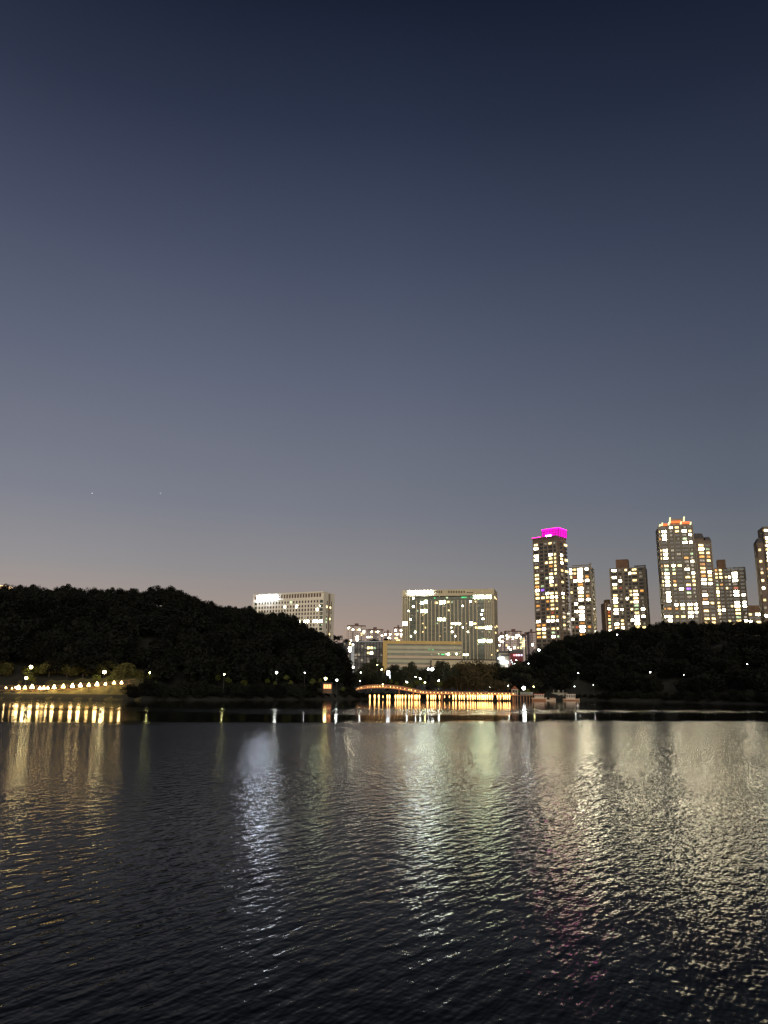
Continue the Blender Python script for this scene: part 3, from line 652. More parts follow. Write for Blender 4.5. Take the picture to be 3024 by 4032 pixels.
b.part('rib', rb, M_sand)
mu = MB(); px = 1647.5
while px < 1880: x = xg(px); mu.box(x-0.16, x+0.16, -0.3, 0.02, 13, H-11); px += 14.9
b.part('mullion', mu, M_pil)
sp_ = MB(); zrow = [b.hit(1760, 2353+16.4*i)[1] for i in range(16)]
for z in zrow: sp_.box(0.35, b.w-0.35, -0.1, 0.02, z-2.3, z-1.5)
b.part('spandrel', sp_, mat('spandrel', (0.14, 0.14, 0.10), 0.6, 0.2, 0.3))
for i, (zx, zy, w, h_, c) in enumerate([(353, 265, 14, 12, 'w'), (585, 262, 14, 10, 'G'), (720, 258, 18, 14, 'g'), (905, 255, 60, 12, 'G'), (982, 254, 16, 12, 'G'), (1065, 250, 110, 34, 'b'), (1148, 249, 44, 32, 'b'), (1190, 249, 34, 32, 'b'),
      (447, 315, 34, 22, 'b'), (490, 305, 34, 30, 'b'), (602, 313, 34, 20, 'y'), (645, 312, 34, 26, 'b'), (683, 308, 34, 26, 'b'), (728, 305, 30, 20, 'y'), (775, 305, 14, 22, 'g'), (975, 300, 16, 12, 'w'), (1030, 300, 12, 12, 'y'),
      (353, 356, 16, 14, 'w'), (690, 352, 30, 8, 'd'), (886, 348, 14, 14, 'w'), (1062, 350, 20, 6, 'd'), (400, 402, 14, 14, 'g'), (445, 405, 34, 24, 'b'), (486, 404, 34, 28, 'b'), (302, 402, 10, 10, 'w'), (738, 396, 14, 14, 'y'), (1105, 395, 16, 14, 'w'),
      (457, 448, 12, 12, 'y'), (338, 450, 26, 8, 'd'), (376, 456, 12, 12, 'd'), (1096, 440, 14, 14, 'w'), (323, 494, 14, 12, 'w'), (640, 495, 34, 26, 'b'), (684, 496, 34, 24, 'b'), (1112, 489, 22, 12, 'w'),
      (247, 540, 30, 34, 'b'), (280, 540, 26, 34, 'b'), (457, 540, 14, 12, 'y'), (614, 538, 12, 12, 'g'), (776, 540, 14, 18, 'w'), (810, 542, 34, 20, 'w'), (850, 542, 34, 18, 'w'), (978, 541, 38, 28, 'b'), (1022, 540, 30, 16, 'y'), (930, 541, 12, 8, 'y'),
      (485, 584, 14, 18, 'y'), (700, 584, 40, 6, 'd'), (765, 584, 14, 12, 'w'), (890, 582, 14, 12, 'w'), (1033, 584, 16, 18, 'y'), (1090, 585, 72, 22, 'y'), (1150, 584, 36, 28, 'b'), (1192, 584, 36, 28, 'b'),
      (378, 632, 18, 18, 'w'), (457, 630, 12, 12, 'y'), (700, 630, 12, 10, 'd'), (777, 630, 18, 16, 'w'), (948, 630, 12, 12, 'w'), (1105, 630, 20, 8, 'd'), (1185, 632, 14, 12, 'g'), (327, 678, 12, 14, 'w'), (640, 678, 12, 10, 'y'), (808, 678, 14, 14, 'w'),
      (1085, 732, 44, 24, 'b'), (1125, 726, 30, 28, 'b'), (1170, 730, 30, 28, 'b'), (1203, 728, 26, 28, 'b'), (908, 880, 14, 16, 'w'), (938, 880, 20, 16, 'w'), (1210, 880, 12, 12, 'y')]):
    b.litpx(1500+zx/2.765, 2260+zy/2.765, w/2.765, h_/2.765, c, proud=0.35)
for px, py, h_ in ((1948, 2353, 9), (1952, 2358, 8), (1949, 2470, 6), (1951, 2492, 9), (1955, 2466, 8), (1958, 2562, 8)): b.litpx(px, py, 4, h_, 'y', True, proud=0.4)
xa = b.hit(1609, 2333)[0]; xb = b.hit(1705, 2333)[0]; z = b.hit(1657, 2333)[1]
sign(b, xa, xb, z-1.0, z+1.0, [gC, gO, gM, gA, gH, gO, gB, gA, gM, gO], M_sign2)

# ------------------------------------------------------------------ beige low block, glass offices, grey block
M_tan = mat('ochre_frame', (0.52, 0.36, 0.13), 0.7, 0.08, 0.2); M_band = mat('green_grey_band', (0.42, 0.40, 0.28), 0.7, 0.08, 0.1)
M_pink = mat('pinkish_band', (0.52, 0.42, 0.30), 0.7, 0.08, 0.1); M_dg = mat('window_band', (0.14, 0.15, 0.10), 0.3, 0.3, 0.2)
b = Bld('office_block', 'low beige block with an ochre frame and long horizontal bands, before the ribbed tower', 'office block', 1508, 640, 1818, 640, 2526, 30, base=8)
H = b.h
b.part('wall', MB().box(0, b.w, 0, b.dep, 0, H-0.1), M_dg)
fx = b.hit(1524, 2600)[0]; fz = b.hit(1700, 2537)[1]
b.part('frame', MB().box(0, fx, -1.2, 0.02, 0, H).box(fx, b.w, -1.2, 0.02, fz, H), M_tan)
for y0_, y1_, m_ in ((2545, 2556, M_band), (2563, 2573, M_band), (2583, 2593, M_pink), (2599, 2610, M_band), (2618, 2628, M_pink)):
    b.part('spandrel_band', MB().box(fx+0.1, b.w-0.2, -0.5, 0.01, b.hit(1700, y1_)[1], b.hit(1700, y0_)[1]), m_)
b.part('post', MB().box(b.hit(1697, 2600)[0], b.hit(1699, 2600)[0], -0.7, -0.51, 0, fz), M_band)
for zx, zy, w, h_, c in ((525, 822, 16, 10, 'G'), (565, 824, 14, 10, 'G'), (628, 870, 12, 12, 'g'), (672, 876, 30, 12, 'G'), (705, 870, 20, 12, 'g'), (734, 872, 24, 16, 'w'), (824, 870, 12, 12, 'w'), (548, 878, 20, 10, 'd'), (275, 878, 10, 14, 'd')):
    b.litpx(1500+zx/2.765, 2260+zy/2.765, w/2.765, h_/2.765, c, proud=0.6)
b = Bld('podium_building', 'long low cream wall at the foot of the ribbed office tower', 'building', 1700, 600, 1962, 600, 2601, 20, base=6)
b.part('wall', MB().box(0, b.w, 0, b.dep, 0, b.h), M_sand); b.part('coping', MB().box(-0.2, b.w+0.2, -0.3, 0.3, b.h, b.h+0.8), M_roofd)
b.litpx(1823, 2612, 8, 6, 'y'); 
b = Bld('glass_office', 'glass office building with a dark mullion grid beside the ochre-framed block', 'office building', 1396, 668, 1507, 662, 2528, 30, base=6)
b.part('wall', MB().box(0, b.w, 0, b.dep, 0, b.h), mat('grey_curtain_glass', (0.12, 0.12, 0.115), 0.25, 0.6, 0.25))
b.part('roof', MB().box(-3, b.w+0.5, -0.6, b.dep, b.h, b.h+0.8), mat('pale_roof', (0.35, 0.38, 0.42), 0.5))
mu = MB()
for i in range(10): x = b.w*i/9; mu.box(x-0.28, x+0.28, -0.35, 0.02, 0, b.h)
for y in (2557, 2585, 2613): z = b.hit(1450, y)[1]; mu.box(0, b.w, -0.3, 0.02, z-0.3, z+0.3)
b.part('mullion', mu, M_roofd)
cols9 = [b.w*(i+0.12)/9 for i in range(9)]; cw = b.w/9*0.76
rnd = random.Random(3)
for (i, y, c) in [(4, 2551, 'y'), (5, 2551, 'y'), (6, 2552, 'g'), (4, 2571, 'y'), (5, 2571, 'w'), (0, 2578, 'd'), (1, 2577, 'd'), (4, 2595, 'd'), (0, 2590, 'd'), (2, 2600, 'd'), (8, 2580, 'd'), (3, 2552, 'd'), (7, 2600, 'd'), (4, 2604, 'd'), (2, 2545, 'd')]:
    z = b.hit(1450, y)[1]; b.lit(cols9[i], cols9[i]+cw, z-0.9, z+0.9, c)
b = Bld('office_building', 'narrow pale blue-lit slab at the left end of the glass offices', 'office building', 1383, 662, 1395.6, 662, 2534, 20, base=6)
b.part('wall', MB().box(0, b.w, 0, b.dep, 0, b.h), mat('pale_blue_wall', (0.42, 0.48, 0.55), 0.5))
b.part('roof', MB().box(-0.3, b.w, -0.3, b.dep, b.h, b.h+0.7), M_roofd)
for y in range(2544, 2640, 14): b.litpx(1392, y, 3.4, 5, 'd')
b.litpx(1390, 2539, 5, 6, 'w'); b.litpx(1390, 2628, 8, 6, 'w')
b = Bld('office_building', 'dark grey slab building between the cream block and the pale blue slab', 'office building', 1308, 740, 1382, 690, 2528, 22, base=6)
b.part('wall', MB().box(0, b.w, 0, b.dep, 0, b.h), mat('slate_wall', (0.13, 0.13, 0.14), 0.6, 0.25, 0.2)); b.part('roof', MB().box(-0.3, b.w+0.3, -0.5, b.dep, b.h, b.h+0.9), M_roofd)
fl = MB()
for k in range(7): fl.box(0.5, b.w-0.5, -0.12, 0.02, b.h-3.5-4*k, b.h-2-4*k)
b.part('window', fl, M_glass)
for px, py, w, h_, c in ((1378, 2535, 5, 14, 'y'), (1377, 2553, 8, 10, 'w'), (1379, 2562, 9, 7, 'w'), (1357, 2534, 4, 12, 'd'), (1371, 2609, 6, 6, 'b'), (1373, 2585, 4, 8, 'd'), (1343, 2514, 5, 3, 'd'), (1352, 2513, 3, 6, 'd')): b.litpx(px, py, w, h_, c)

# ------------------------------------------------------------------ distant apartment blocks
M_pale = mat('pale_pink_wall', (0.62, 0.52, 0.48), 0.7, 0.1, 0.05); M_mauve = mat('mauve_wall', (0.27, 0.22, 0.22), 0.7, 0.1, 0.05)
def far_block(label, ax, bx, ytop, ncol, seed, D=1350, m=None, lit=0.35, y1=2532, depth=18, roof=True, colours='wwyd'):
    rnd = random.Random(seed); b = Bld('apartment_block', label, 'apartment block', ax, D, bx, D, ytop, depth, base=10, group='distant apartment blocks')
    b.part('wall', MB().box(0, b.w, 0, depth, 0, b.h), m or M_pale)
    if roof: b.part('roof', MB().box(-0.8, b.w+0.8, -0.8, depth, b.h, b.h+1.6).box(b.w*0.4, b.w*0.62, 2, 9, b.h+1.6, b.h+5), mat('maroon_roof', (0.12, 0.07, 0.06), 0.8))
    dk = MB(); z = b.h-3.2; zmin = b.hit((ax+bx)/2, y1)[1]; nl = 0
    for c in range(1, ncol, 3): b_x = b.w*c/ncol; 
    pl = MB()
    for c in range(2, ncol, 4): pl.box(b.w*c/ncol, b.w*(c+0.9)/ncol, -0.15, 0.02, 0, b.h-0.3)
    b.part('wall_strip', pl, M_mauve if (m or M_pale) is M_pale else M_pale)
    while z > zmin:
        for c in range(ncol):
            x = b.w*(c+0.25)/ncol; ww = b.w/ncol*0.5
            if rnd.random() < lit and nl < 100: b.lit(x-0.2, x+ww+0.3, z-0.95, z+0.95, rnd.choice(colours), proud=0.4); nl += 1
            else: dk.box(x, x+ww, -0.25, 0.02, z-0.8, z+0.8)
        z -= 3.05
    if dk.v: tag(b.part('window', dk, mat('grey_window', (0.16, 0.13, 0.13), 0.4)), kind='stuff')
    return b
b = far_block('largest pale far block, maroon roof, next right of the cream office', 1369, 1437, 2466, 8, 1)
b.part('side_wing', MB().box(-5, -0.1, 4, 17, 0, b.h-3), M_pale)
far_block('maroon-roofed far block right of the largest pale one', 1444, 1508, 2481, 8, 2, m=M_mauve)
far_block('small dark far block just left of the white one', 1514, 1540, 2491, 4, 3, m=M_mauve, lit=0.45)
b = far_block('white far apartment block touching the left edge of the ribbed office tower', 1553, 1583, 2474, 4, 4, D=1200, lit=0.3)
b.part('side_wing', MB().box(-5.5, -0.1, 4, 17, 0, b.h-2), M_pale)
far_block('dark stepped far block, tallest behind the shops right of the ribbed tower', 1992, 2054, 2488, 8, 5, m=M_mauve, lit=0.3, y1=2560)
far_block('pale low block in front of the dark stepped far block', 1990, 2043, 2517, 7, 6, D=1150, lit=0.25, y1=2565, roof=False)
far_block('grey block cut by the right edge of the ribbed tower', 1962, 1990, 2499, 4, 7, m=M_mauve, lit=0.3, y1=2555)
far_block('slim block with a column of yellow-green windows, right of the stepped far block', 2046, 2066, 2508, 3, 8, D=1300, m=M_mauve, lit=0.75, y1=2556, roof=False, colours='yyg')
far_block('dark far block in the middle of the gap before the magenta-crowned tower', 2056, 2088, 2500, 4, 9, D=1380, m=M_roofd, lit=0.08, y1=2545)
far_block('slim dark far block touching the left edge of the magenta-crowned tower', 2084, 2106, 2492, 3, 10, D=1000, m=M_mauve, lit=0.15, y1=2545)
# wooded rise in front of the far blocks
for i, (px, ty, w, D, lab) in enumerate([(1322, 2500, 30, 900, 'rounded far tree just right of the cream office, left one'), (1345, 2500, 34, 900, 'rounded far tree right of the cream office, right one'), (1375, 2516, 40, 880, 'far tree above the grey slab roof'),
        (1423, 2521, 34, 860, 'far tree above the glass offices, left one'), (1480, 2517, 40, 860, 'far tree above the glass offices, middle one'), (1530, 2513, 36, 860, 'far tree above the ochre frame corner'), (1562, 2522, 34, 850, 'far tree at the foot of the white far block')]):
    z = P(px, ty, D).z; tree('far_tree', 'round%d' % (i % 5), (X(px, D), D, z-9), 9, (w/F*D)/7.4, lab, 'far trees between the office roofs')

# ------------------------------------------------------------------ low shops right of the ribbed tower
M_shopw = mat('shop_wall', (0.45, 0.42, 0.33), 0.7, 0.1, 0.3); M_red = mat('red_wall', (0.16, 0.015, 0.015), 0.6)
b = Bld('shop_building', 'pale low shop building with two bright white light strips, at the ribbed tower\'s foot', 'shop', 1964, 520, 2007, 520, 2571, 14, base=8)
b.part('wall', MB().box(0, b.w, 0, b.dep, 0, b.h), M_shopw); b.part('roof', MB().box(-0.3, b.w+0.3, -0.4, b.dep, b.h, b.h+1.2), M_steel)
xa, z = b.hit(1967, 2593); b.part('light_strip', MB().box(-0.6, b.hit(1984, 2593)[0], -0.6, -0.2, z-0.5, z+0.7), lamp_mat('shop_light', (0.75, 0.9, 1.0), 12))
b.part('window', MB().box(1, b.w-0.5, -0.06, 0.02, z+1.6, z+3), M_glass)
xa, z = b.hit(1972, 2608); b.part('light_strip', MB().box(xa, b.hit(1999, 2608)[0], -1.0, -0.3, z-0.6, z+0.6), MATS['shop_light'])
b = Bld('shop_building', 'red-walled shop with glowing red and violet sign dots', 'shop', 2009, 516, 2058, 516, 2566, 14, base=8)
b.part('wall', MB().box(0, b.w, 0, b.dep, 0, b.h-1), M_red); b.part('roof', MB().box(-0.3, b.w+0.3, -0.5, b.dep, b.h-1, b.h+1), M_steel)
for px, cn, c in ((2024, 'sign_red', (1, 0.3, 0.33)), (2033, 'sign_pink', (1, 0.65, 0.68)), (2042, 'sign_rose', (0.95, 0.8, 0.95)), (2053, 'sign_violet', (0.75, 0.7, 1))):
    x, z = b.hit(px, 2580); b.part('sign_light', MB().box(x-0.5, x+0.5, -0.7, -0.3, z-0.5, z+0.6), lamp_mat(cn, c, 2.2))
for lab, pts in (('bright curved white light string below the red shop', ((2013, 2600, 2.5), (2016, 2607, 2.5), (2020, 2613, 4), (2028, 2614, 4))),):
    o = thing('light_string', lab, 'lights', (X(2020, 500), 500, 10)); P0 = Vector((X(2020, 500), 500, 10))
    prev = None; cb = MB()
    for px, py, s in pts:
        q = P(px, py, 500)-P0; r_ = s/F*500/2
        MB().ring([(0.05, -r_), (r_*0.8, -r_*0.6), (r_, 0), (r_*0.8, r_*0.6), (0.05, r_)], 8, q).build('bulb', lamp_mat('string_light', (0.85, 1, 1), 9), o)
        if prev: cb.tube(prev, q, 0.05, 0.05, 4)
        prev = q
    cb.build('cable', M_steel, o)

# ------------------------------------------------------------------ lamps
def head_mesh(r): return MB().ring([(0.04, -r), (r*0.7, -r*0.7), (r, 0), (r*0.7, r*0.7), (0.04, r)], 10)
LM = {'warm': lamp_mat('lamp_warm', (1.0, 0.80, 0.38), 60), 'white': lamp_mat('lamp_white', (0.95, 1.0, 0.9), 45), 'green': lamp_mat('lamp_yellow', (1.0, 0.95, 0.35), 45)}
def land_z(px, D):
    z = ground_z(px, D)
    if px < 1396: z = max(z, hillz(px, D, CREST_L, ridgeL))
    if px > 1985: z = max(z, hillz(px, D, CREST_R, ridgeR))
    return z
def park_lamp(px, py, D, label, kind='warm', r=0.28, pole=3.6, group='park lamps'):
    q = P(px, py, D); gz = land_z(px, D); pole = max(1.2, q.z-gz); o = thing('park_lamp', label, 'lamp', (q.x, q.y, q.z-pole), 0, group)
    MB().ring([(0.12, -1.2), (0.1, 0.1), (0.06, 0.2), (0.05, pole-r)], 8).build('pole', M_steel, o)
    head_mesh(r).build('globe', LM[kind], o, (0, 0, pole))
    MB().ring([(r*0.9, 0), (r*0.4, r*0.4), (0.03, r*0.6)], 8).build('cap', M_steel, o, (0, 0, pole+r*0.85))
for px, py, dd, lab, k, r in [
    (122, 2626, 12, 'upper park lamp among lit leaves on the left hill foot', 'warm', 0.42), (103, 2669, 9, 'lower park lamp just above the left end of the lit boardwalk', 'warm', 0.36), (411, 2646, 11, 'tall park lamp above the right part of the lit boardwalk', 'warm', 0.45),
    (590, 2649, 9, 'park lamp over bright green leaves, right of the boardwalk', 'green', 0.2), (883, 2655, 5, 'dim yellow lamp among shore branches in the middle of the left hill', 'green', 0.2), (1089, 2648, 6, 'round white lamp on the left hill shore, alone against the dark', 'white', 0.34),
    (1200, 2649, 8, 'small faint lamp between the round white one and the yellow one', 'white', 0.16), (1282, 2672, 4, 'bright yellow lamp above the small red-lit kiosk', 'green', 0.42), (1326, 2678, 4, 'white lamp right of the kiosk near the bridge', 'white', 0.32)]:
    park_lamp(px, py, shore(px)+dd, lab, k, r)
for px, py, D, lab, k, r in [
    (1421, 2648, 326, 'lamp in the dark tree at the glass offices\' foot', 'white', 0.2), (1391, 2653, 326, 'lamp at the very edge of the left hill beside the pale blue slab', 'white', 0.2), (1417, 2681, 311, 'low lamp behind the left end of the bridge arch', 'white', 0.2),
    (1486, 2618, 330, 'small lamp within the open tall tree before the glass offices', 'green', 0.2), (1503, 2636, 326, 'lamp right of the open tree before the ochre frame', 'warm', 0.24), (1602, 2686, 309, 'lamp lighting green grass behind the right half of the arch', 'white', 0.38),
    (1655, 2672, 318, 'large soft lamp between the dark trees behind the bridge bend', 'white', 0.36), (1673, 2687, 312, 'lamp right below the large soft lamp', 'green', 0.28), (1727, 2680, 312, 'lamp shining on bright green leaves', 'white', 0.42), (1636, 2665, 318, 'small lamp left of the large soft lamp', 'white', 0.2),
    (1507, 2695, 306, 'low lamp just above the top of the arch railing', 'warm', 0.22), (1930, 2703, 308, 'pinkish lamp behind the straight bridge, near the lit orange shrub', 'white', 0.3), (2001, 2699, 312, 'lamp left of the gazebo roof', 'white', 0.28),
    (2101, 2704, 330, 'yellow lamp right of the floodlight', 'green', 0.2), (1974, 2631, 352, 'small lamp below the pale shop, left one', 'warm', 0.24), (1995, 2622, 354, 'small lamp below the pale shop, right one', 'warm', 0.24), (2033, 2599, 360, 'lamp beside the red shop\'s right corner', 'white', 0.22),
    (2081, 2613, 352, 'lone lamp in the dark slope right of the red shop', 'white', 0.26), (2122, 2560, 420, 'bright lamp at the foot of the magenta-crowned tower', 'white', 0.8), (2276, 2650, 372, 'lone lamp high on the dark slope above the cabin boat', 'white', 0.26), (2336, 2697, 366, 'tiny warm lamp low on the slope, right of the cabin boat', 'white', 0.13),
    (2262, 2703, 360, 'tiny lamp just above the cabin boat roof', 'white', 0.16), (2430, 2499, 440, 'twin lamp at the skyline foot of the lone middle tower', 'white', 0.4), (2560, 2647, 350, 'bright white lamp alone in the dark right hill', 'white', 0.36), (2692, 2658, 340, 'faint small lamp right of the bright lone one on the right hill', 'white', 0.14),
    (2942, 2614, 335, 'rightmost tiny lamp high on the right hill', 'white', 0.24)]:
    # hill lamps stand at the edge of the trees so they can be seen
    r *= 0.8
    if 1985 < px < 2110 and py > 2690: D = shore(px)+3
    if (px, py) in HL: D = slope_D(px, py); r *= 0.8
    park_lamp(px, py, D, lab, k, r)
# shrubs the lamps shine on
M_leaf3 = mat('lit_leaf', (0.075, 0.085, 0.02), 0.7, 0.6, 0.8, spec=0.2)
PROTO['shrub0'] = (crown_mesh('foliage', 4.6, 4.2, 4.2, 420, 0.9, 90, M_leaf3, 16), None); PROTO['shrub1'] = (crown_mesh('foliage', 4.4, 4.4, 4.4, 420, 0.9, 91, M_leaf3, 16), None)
for i, (px, py, dd, h, lab) in enumerate([(110, 2645, 13, 2.4, 'lamplit shrub left under the upper lamp of the left bank'), (133, 2638, 12.6, 2.2, 'bright yellow shrub right under the upper lamp of the left bank'), (124, 2668, 9.6, 2.2, 'lamplit shrub right of the lower lamp above the boardwalk'),
        (380, 2668, 11.5, 2.2, 'lamplit shrub left under the tall lamp above the boardwalk'), (432, 2674, 10.5, 2.0, 'lamplit shrub right under the tall lamp above the boardwalk'), (588, 2664, 8.6, 1.7, 'bright green shrub under the lamp right of the boardwalk'), (604, 2694, 6, 2.2, 'pale shrub on the bank right of the boardwalk end'),
        (858, 2668, 6.5, 2.0, 'lamplit shrub left of the dim yellow shore lamp'), (900, 2678, 6, 2.2, 'lamplit shrub right of the dim yellow shore lamp'), (960, 2690, 5, 2.6, 'olive shrub right of the dim yellow lamp group'), (1055, 2680, 5, 1.8, 'lamplit shrub left below the round white lamp'), (1083, 2688, 5, 1.4, 'lamplit shrub right below the round white lamp'),
        (1128, 2666, 5, 1.8, 'small green shrub right of the round white lamp'), (1145, 2686, 4.4, 1.6, 'second green shrub right of the round white lamp'), (1232, 2682, 5.4, 2.4, 'bright green shrub left of the red-lit kiosk'), (1262, 2678, 5, 1.6, 'green shrub just above the red-lit kiosk'),
        (1350, 2712, 3, 1.8, 'lamplit shrub at the waterside right of the kiosk')]):
    q = P(px, py, shore(px)+dd); tree('shrub', 'shrub%d' % (i % 2), (q.x, q.y, q.z-h*0.5), h, random.uniform(0.9, 1.3), lab, 'lamplit shrubs on the left bank', 'shrub')
for i, (px, py, D, h, lab) in enumerate([(1600, 2697, 306, 2.6, 'bright green shrub under the lamp behind the arch'), (1618, 2700, 306, 2.2, 'second green shrub, right of the lamp behind the arch'), (1655, 2682, 313, 3.2, 'green shrub below the large soft lamp'), (1640, 2688, 310, 2.4, 'small green shrub left below the large soft lamp'),
        (1733, 2692, 308, 3.0, 'vivid yellow-green shrub below the lamp right of the conifer'), (1716, 2690, 309, 2.4, 'smaller vivid shrub beside the conifer'), (1538, 2682, 312, 2.2, 'lit shrub at the foot of the white column'), (1562, 2690, 310, 2.0, 'lit shrub right of the white column foot'),
        (2078, 2722, 308, 2.4, 'pale lit shrub right behind the floodlight'), (2103, 2718, 332, 3.0, 'green shrub under the yellow lamp right of the floodlight'), (2040, 2722, 309, 2.2, 'pale lit shrub left of the floodlight')]):
    q = P(px, py, D); tree('shrub', 'shrub%d' % (i % 2), (q.x, q.y, q.z-h*0.5), h, random.uniform(0.9, 1.3), lab, 'lamplit shrubs behind the bridge', 'shrub')
# tall masts
o = thing('light_column', 'white lit column with a lamp head behind the right slope of the arch', 'lamp', (X(1537, 318), 318, ground_z(1537, 318)))
za = P(1537, 2656, 318).z-o.location.z; zb = P(1537, 2642, 318).z-o.location.z
MB().ring([(0.12, 0), (0.1, za)], 8).build('pole', M_steel, o)
MB().box(-0.7, 0.5, -0.3, 0.3, za-0.2, zb).build('lamp_head', lamp_mat('column_head', (0.85, 0.95, 1), 10), o)
MB().box(0.35, 0.75, -0.2, 0.2, za-1.7, za-0.25).build('lit_panel', lamp_mat('column_panel', (0.9, 0.95, 1), 2.2), o)
o = thing('lamp_mast', 'tall twin-headed lamp mast before the beige block\'s right part', 'lamp', (X(1697, 330), 330, ground_z(1697, 330)))
za = P(1697, 2600, 330).z-o.location.z; zc = P(1697, 2635, 330).z-o.location.z
MB().ring([(0.14, 0), (0.08, za)], 8).build('pole', M_steel, o)
for dx, r_ in ((-0.75, 0.42), (0.95, 0.6)): MB().box(min(0, dx), max(0, dx), -0.05, 0.05, zc-0.05, zc+0.05).build('arm', M_steel, o); head_mesh(r_).build('lamp_head', LM['white'], o, (dx, 0, zc))
# floodlight by the jetty
o = thing('floodlight', 'dazzling white floodlight on a pole right of the gazebo', 'floodlight', (X(2056, 304), 304, 1.2))
zc = P(2056, 2709, 304).z-1.2
MB().ring([(0.12, -1.2), (0.09, zc-0.4)], 8).build('pole', M_steel, o)
MB().box(-0.4, 0.4, 0.0, 0.2, zc-0.85, zc-0.3).build('bracket', M_steel, o); head_mesh(0.62).build('lamp_glass', lamp_mat('flood', (0.95, 1, 0.97), 45), o, (0, -0.3, zc))

# ------------------------------------------------------------------ lit boardwalk, left
BW = [(-60, 2717), (60, 2716), (160, 2716), (250, 2713), (330, 2708), (400, 2702), (470, 2695), (520, 2690)]
bd = []
for px, py in BW: D = shore(px)+6.5; bd.append(P(px, py, D))
o = thing('boardwalk', 'wooden boardwalk with railing curving along the lit left bank', 'boardwalk')
dkm = MB(); rl = MB(); pst = MB()
for a, c in zip(bd, bd[1:]):
    for mb, z0, z1, y0, y1 in ((dkm, -0.15, 0, 0, 2.6), (rl, 1.0, 1.08, 2.5, 2.6), (rl, 0.55, 0.6, 2.5, 2.6)):
        bb = len(mb.v)
        for q in (a, c):
            for yy, zz in ((y0, z0), (y1, z0), (y1, z1), (y0, z1)): mb.v.append((q.x, q.y+yy, q.z+zz))
        mb.f += [(bb, bb+4, bb+5, bb+1), (bb+1, bb+5, bb+6, bb+2), (bb+2, bb+6, bb+7, bb+3), (bb+3, bb+7, bb+4, bb), (bb, bb+1, bb+2, bb+3), (bb+7, bb+6, bb+5, bb+4)]
    n_ = max(2, int((c-a).length/1.8))
    for k in range(n_): q = a.lerp(c, k/n_); pst.box(q.x-0.05, q.x+0.05, q.y+2.5, q.y+2.6, q.z, q.z+1.05); pst.box(q.x-0.1, q.x+0.1, q.y+0.2, q.y+0.4, q.z-2.4, q.z-0.16)
dkm.build('deck', M_wood, o); rl.build('rail', M_wood, o); tag(pst.build('post', M_wood, o), kind='stuff')
# grassy bank below it
bk = MB(); cols_ = list(range(-100, 620, 20))
prof = [(-1.0, -0.6, 0), (0.6, 0.25, 0), (2.4, 0.55, 0), (3.2, 0.9, 0), (5.8, -0.45, 1), (10.5, 0.1, 1), (16, 2.2, 1)]
for u in cols_:
    zz = P(u, lerp(u, BW), shore(u)+6.5).z if u < 520 else P(520, 2690, 211).z+0.2
    for s_, z_, rel in prof:
        D = shore(u)+s_; w_ = 0.25*math.sin(u*0.11+s_*2)+0.15*math.sin(u*0.37)
        bk.v.append((X(u, D), D, (zz+z_ if rel else z_)+w_*(s_ > 0)))
npf = len(prof)
for i in range(len(cols_)-1):
    for j in range(npf-1): bk.f.append((i*npf+j, (i+1)*npf+j, (i+1)*npf+j+1, i*npf+j+1))
ob = struct('grass_bank', bk, M_grass)
for pl_ in ob.data.polygons: pl_.use_smooth = True
MB_lamp = MB().ring([(0.42, 0.0), (0.36, 0.3), (0.2, 0.6), (0.05, 0.85)], 8).mesh('lamp_shade', lamp_mat('boardwalk_lamp', (1.0, 0.68, 0.27), 32))
MB_lamp2 = MB().ring([(0.42, 0.0), (0.36, 0.3), (0.2, 0.6), (0.05, 0.85)], 8).mesh('lamp_shade', lamp_mat('boardwalk_lamp_dim', (1.0, 0.62, 0.2), 10))
MB_post = MB().ring([(0.09, -0.9), (0.07, 0.0)], 6).mesh('post', M_steel)
MB_cap = MB().ring([(0.22, 0.85), (0.12, 0.93), (0.03, 1.02)], 6).mesh('cap', M_steel)
lx = [65, 130, 170, 200, 270, 348, 432, 475, 520, 588, 687, 787, 873, 965, 1055, 1147, 1240, 1322]; ly = [406, 412, 400, 412, 412, 405, 416, 415, 410, 407, 401, 393, 388, 383, 375, 367, 358, 354]
szs = [0.45, 0.5, 0.45, 1.05, 1.0, 1.1, 0.85, 1.0, 0.7, 1.05, 1.15, 1.05, 1.05, 1.05, 1.05, 0.7, 0.95, 0.75]
for i, (a, c, s_) in enumerate(zip(lx, ly, szs)):
    px, py = a/2.765, 2560+c/2.765+4; q = P(px, py, shore(px)+5.2)
    o = thing('bollard_lamp', '%s glowing cone lamp from the left along the boardwalk' % ORD[i], 'lamp', q, 0, 'glowing cone lamps along the boardwalk')
    link('post', MB_post, o); lb = link('lamp_shade', MB_lamp2 if i % 3 == 1 else MB_lamp, o, scale=(s_*1.15, s_*1.15, s_*1.1)); link('cap', MB_cap, lb)
# lit kiosk
q = P(1289, 2704, shore(1289)+2); o = thing('kiosk', 'tiny kiosk with three red-orange lit panes under the yellow lamp', 'kiosk', (q.x, q.y, q.z-1.2))
MB().box(-1.5, 1.5, 0.1, 2, -1, 2.3).build('wall', M_rbrown, o); MB().box(-1.8, 1.8, -0.3, 2.3, 2.3, 2.6).build('roof', M_roofd, o)
for k in range(3): MB().box(-1.25+0.88*k, -0.5+0.88*k, 0.0, 0.09, 0.6, 2.0).build('lit_pane', lamp_mat('kiosk_pane', (1, 0.35, 0.12), 2.5), o)

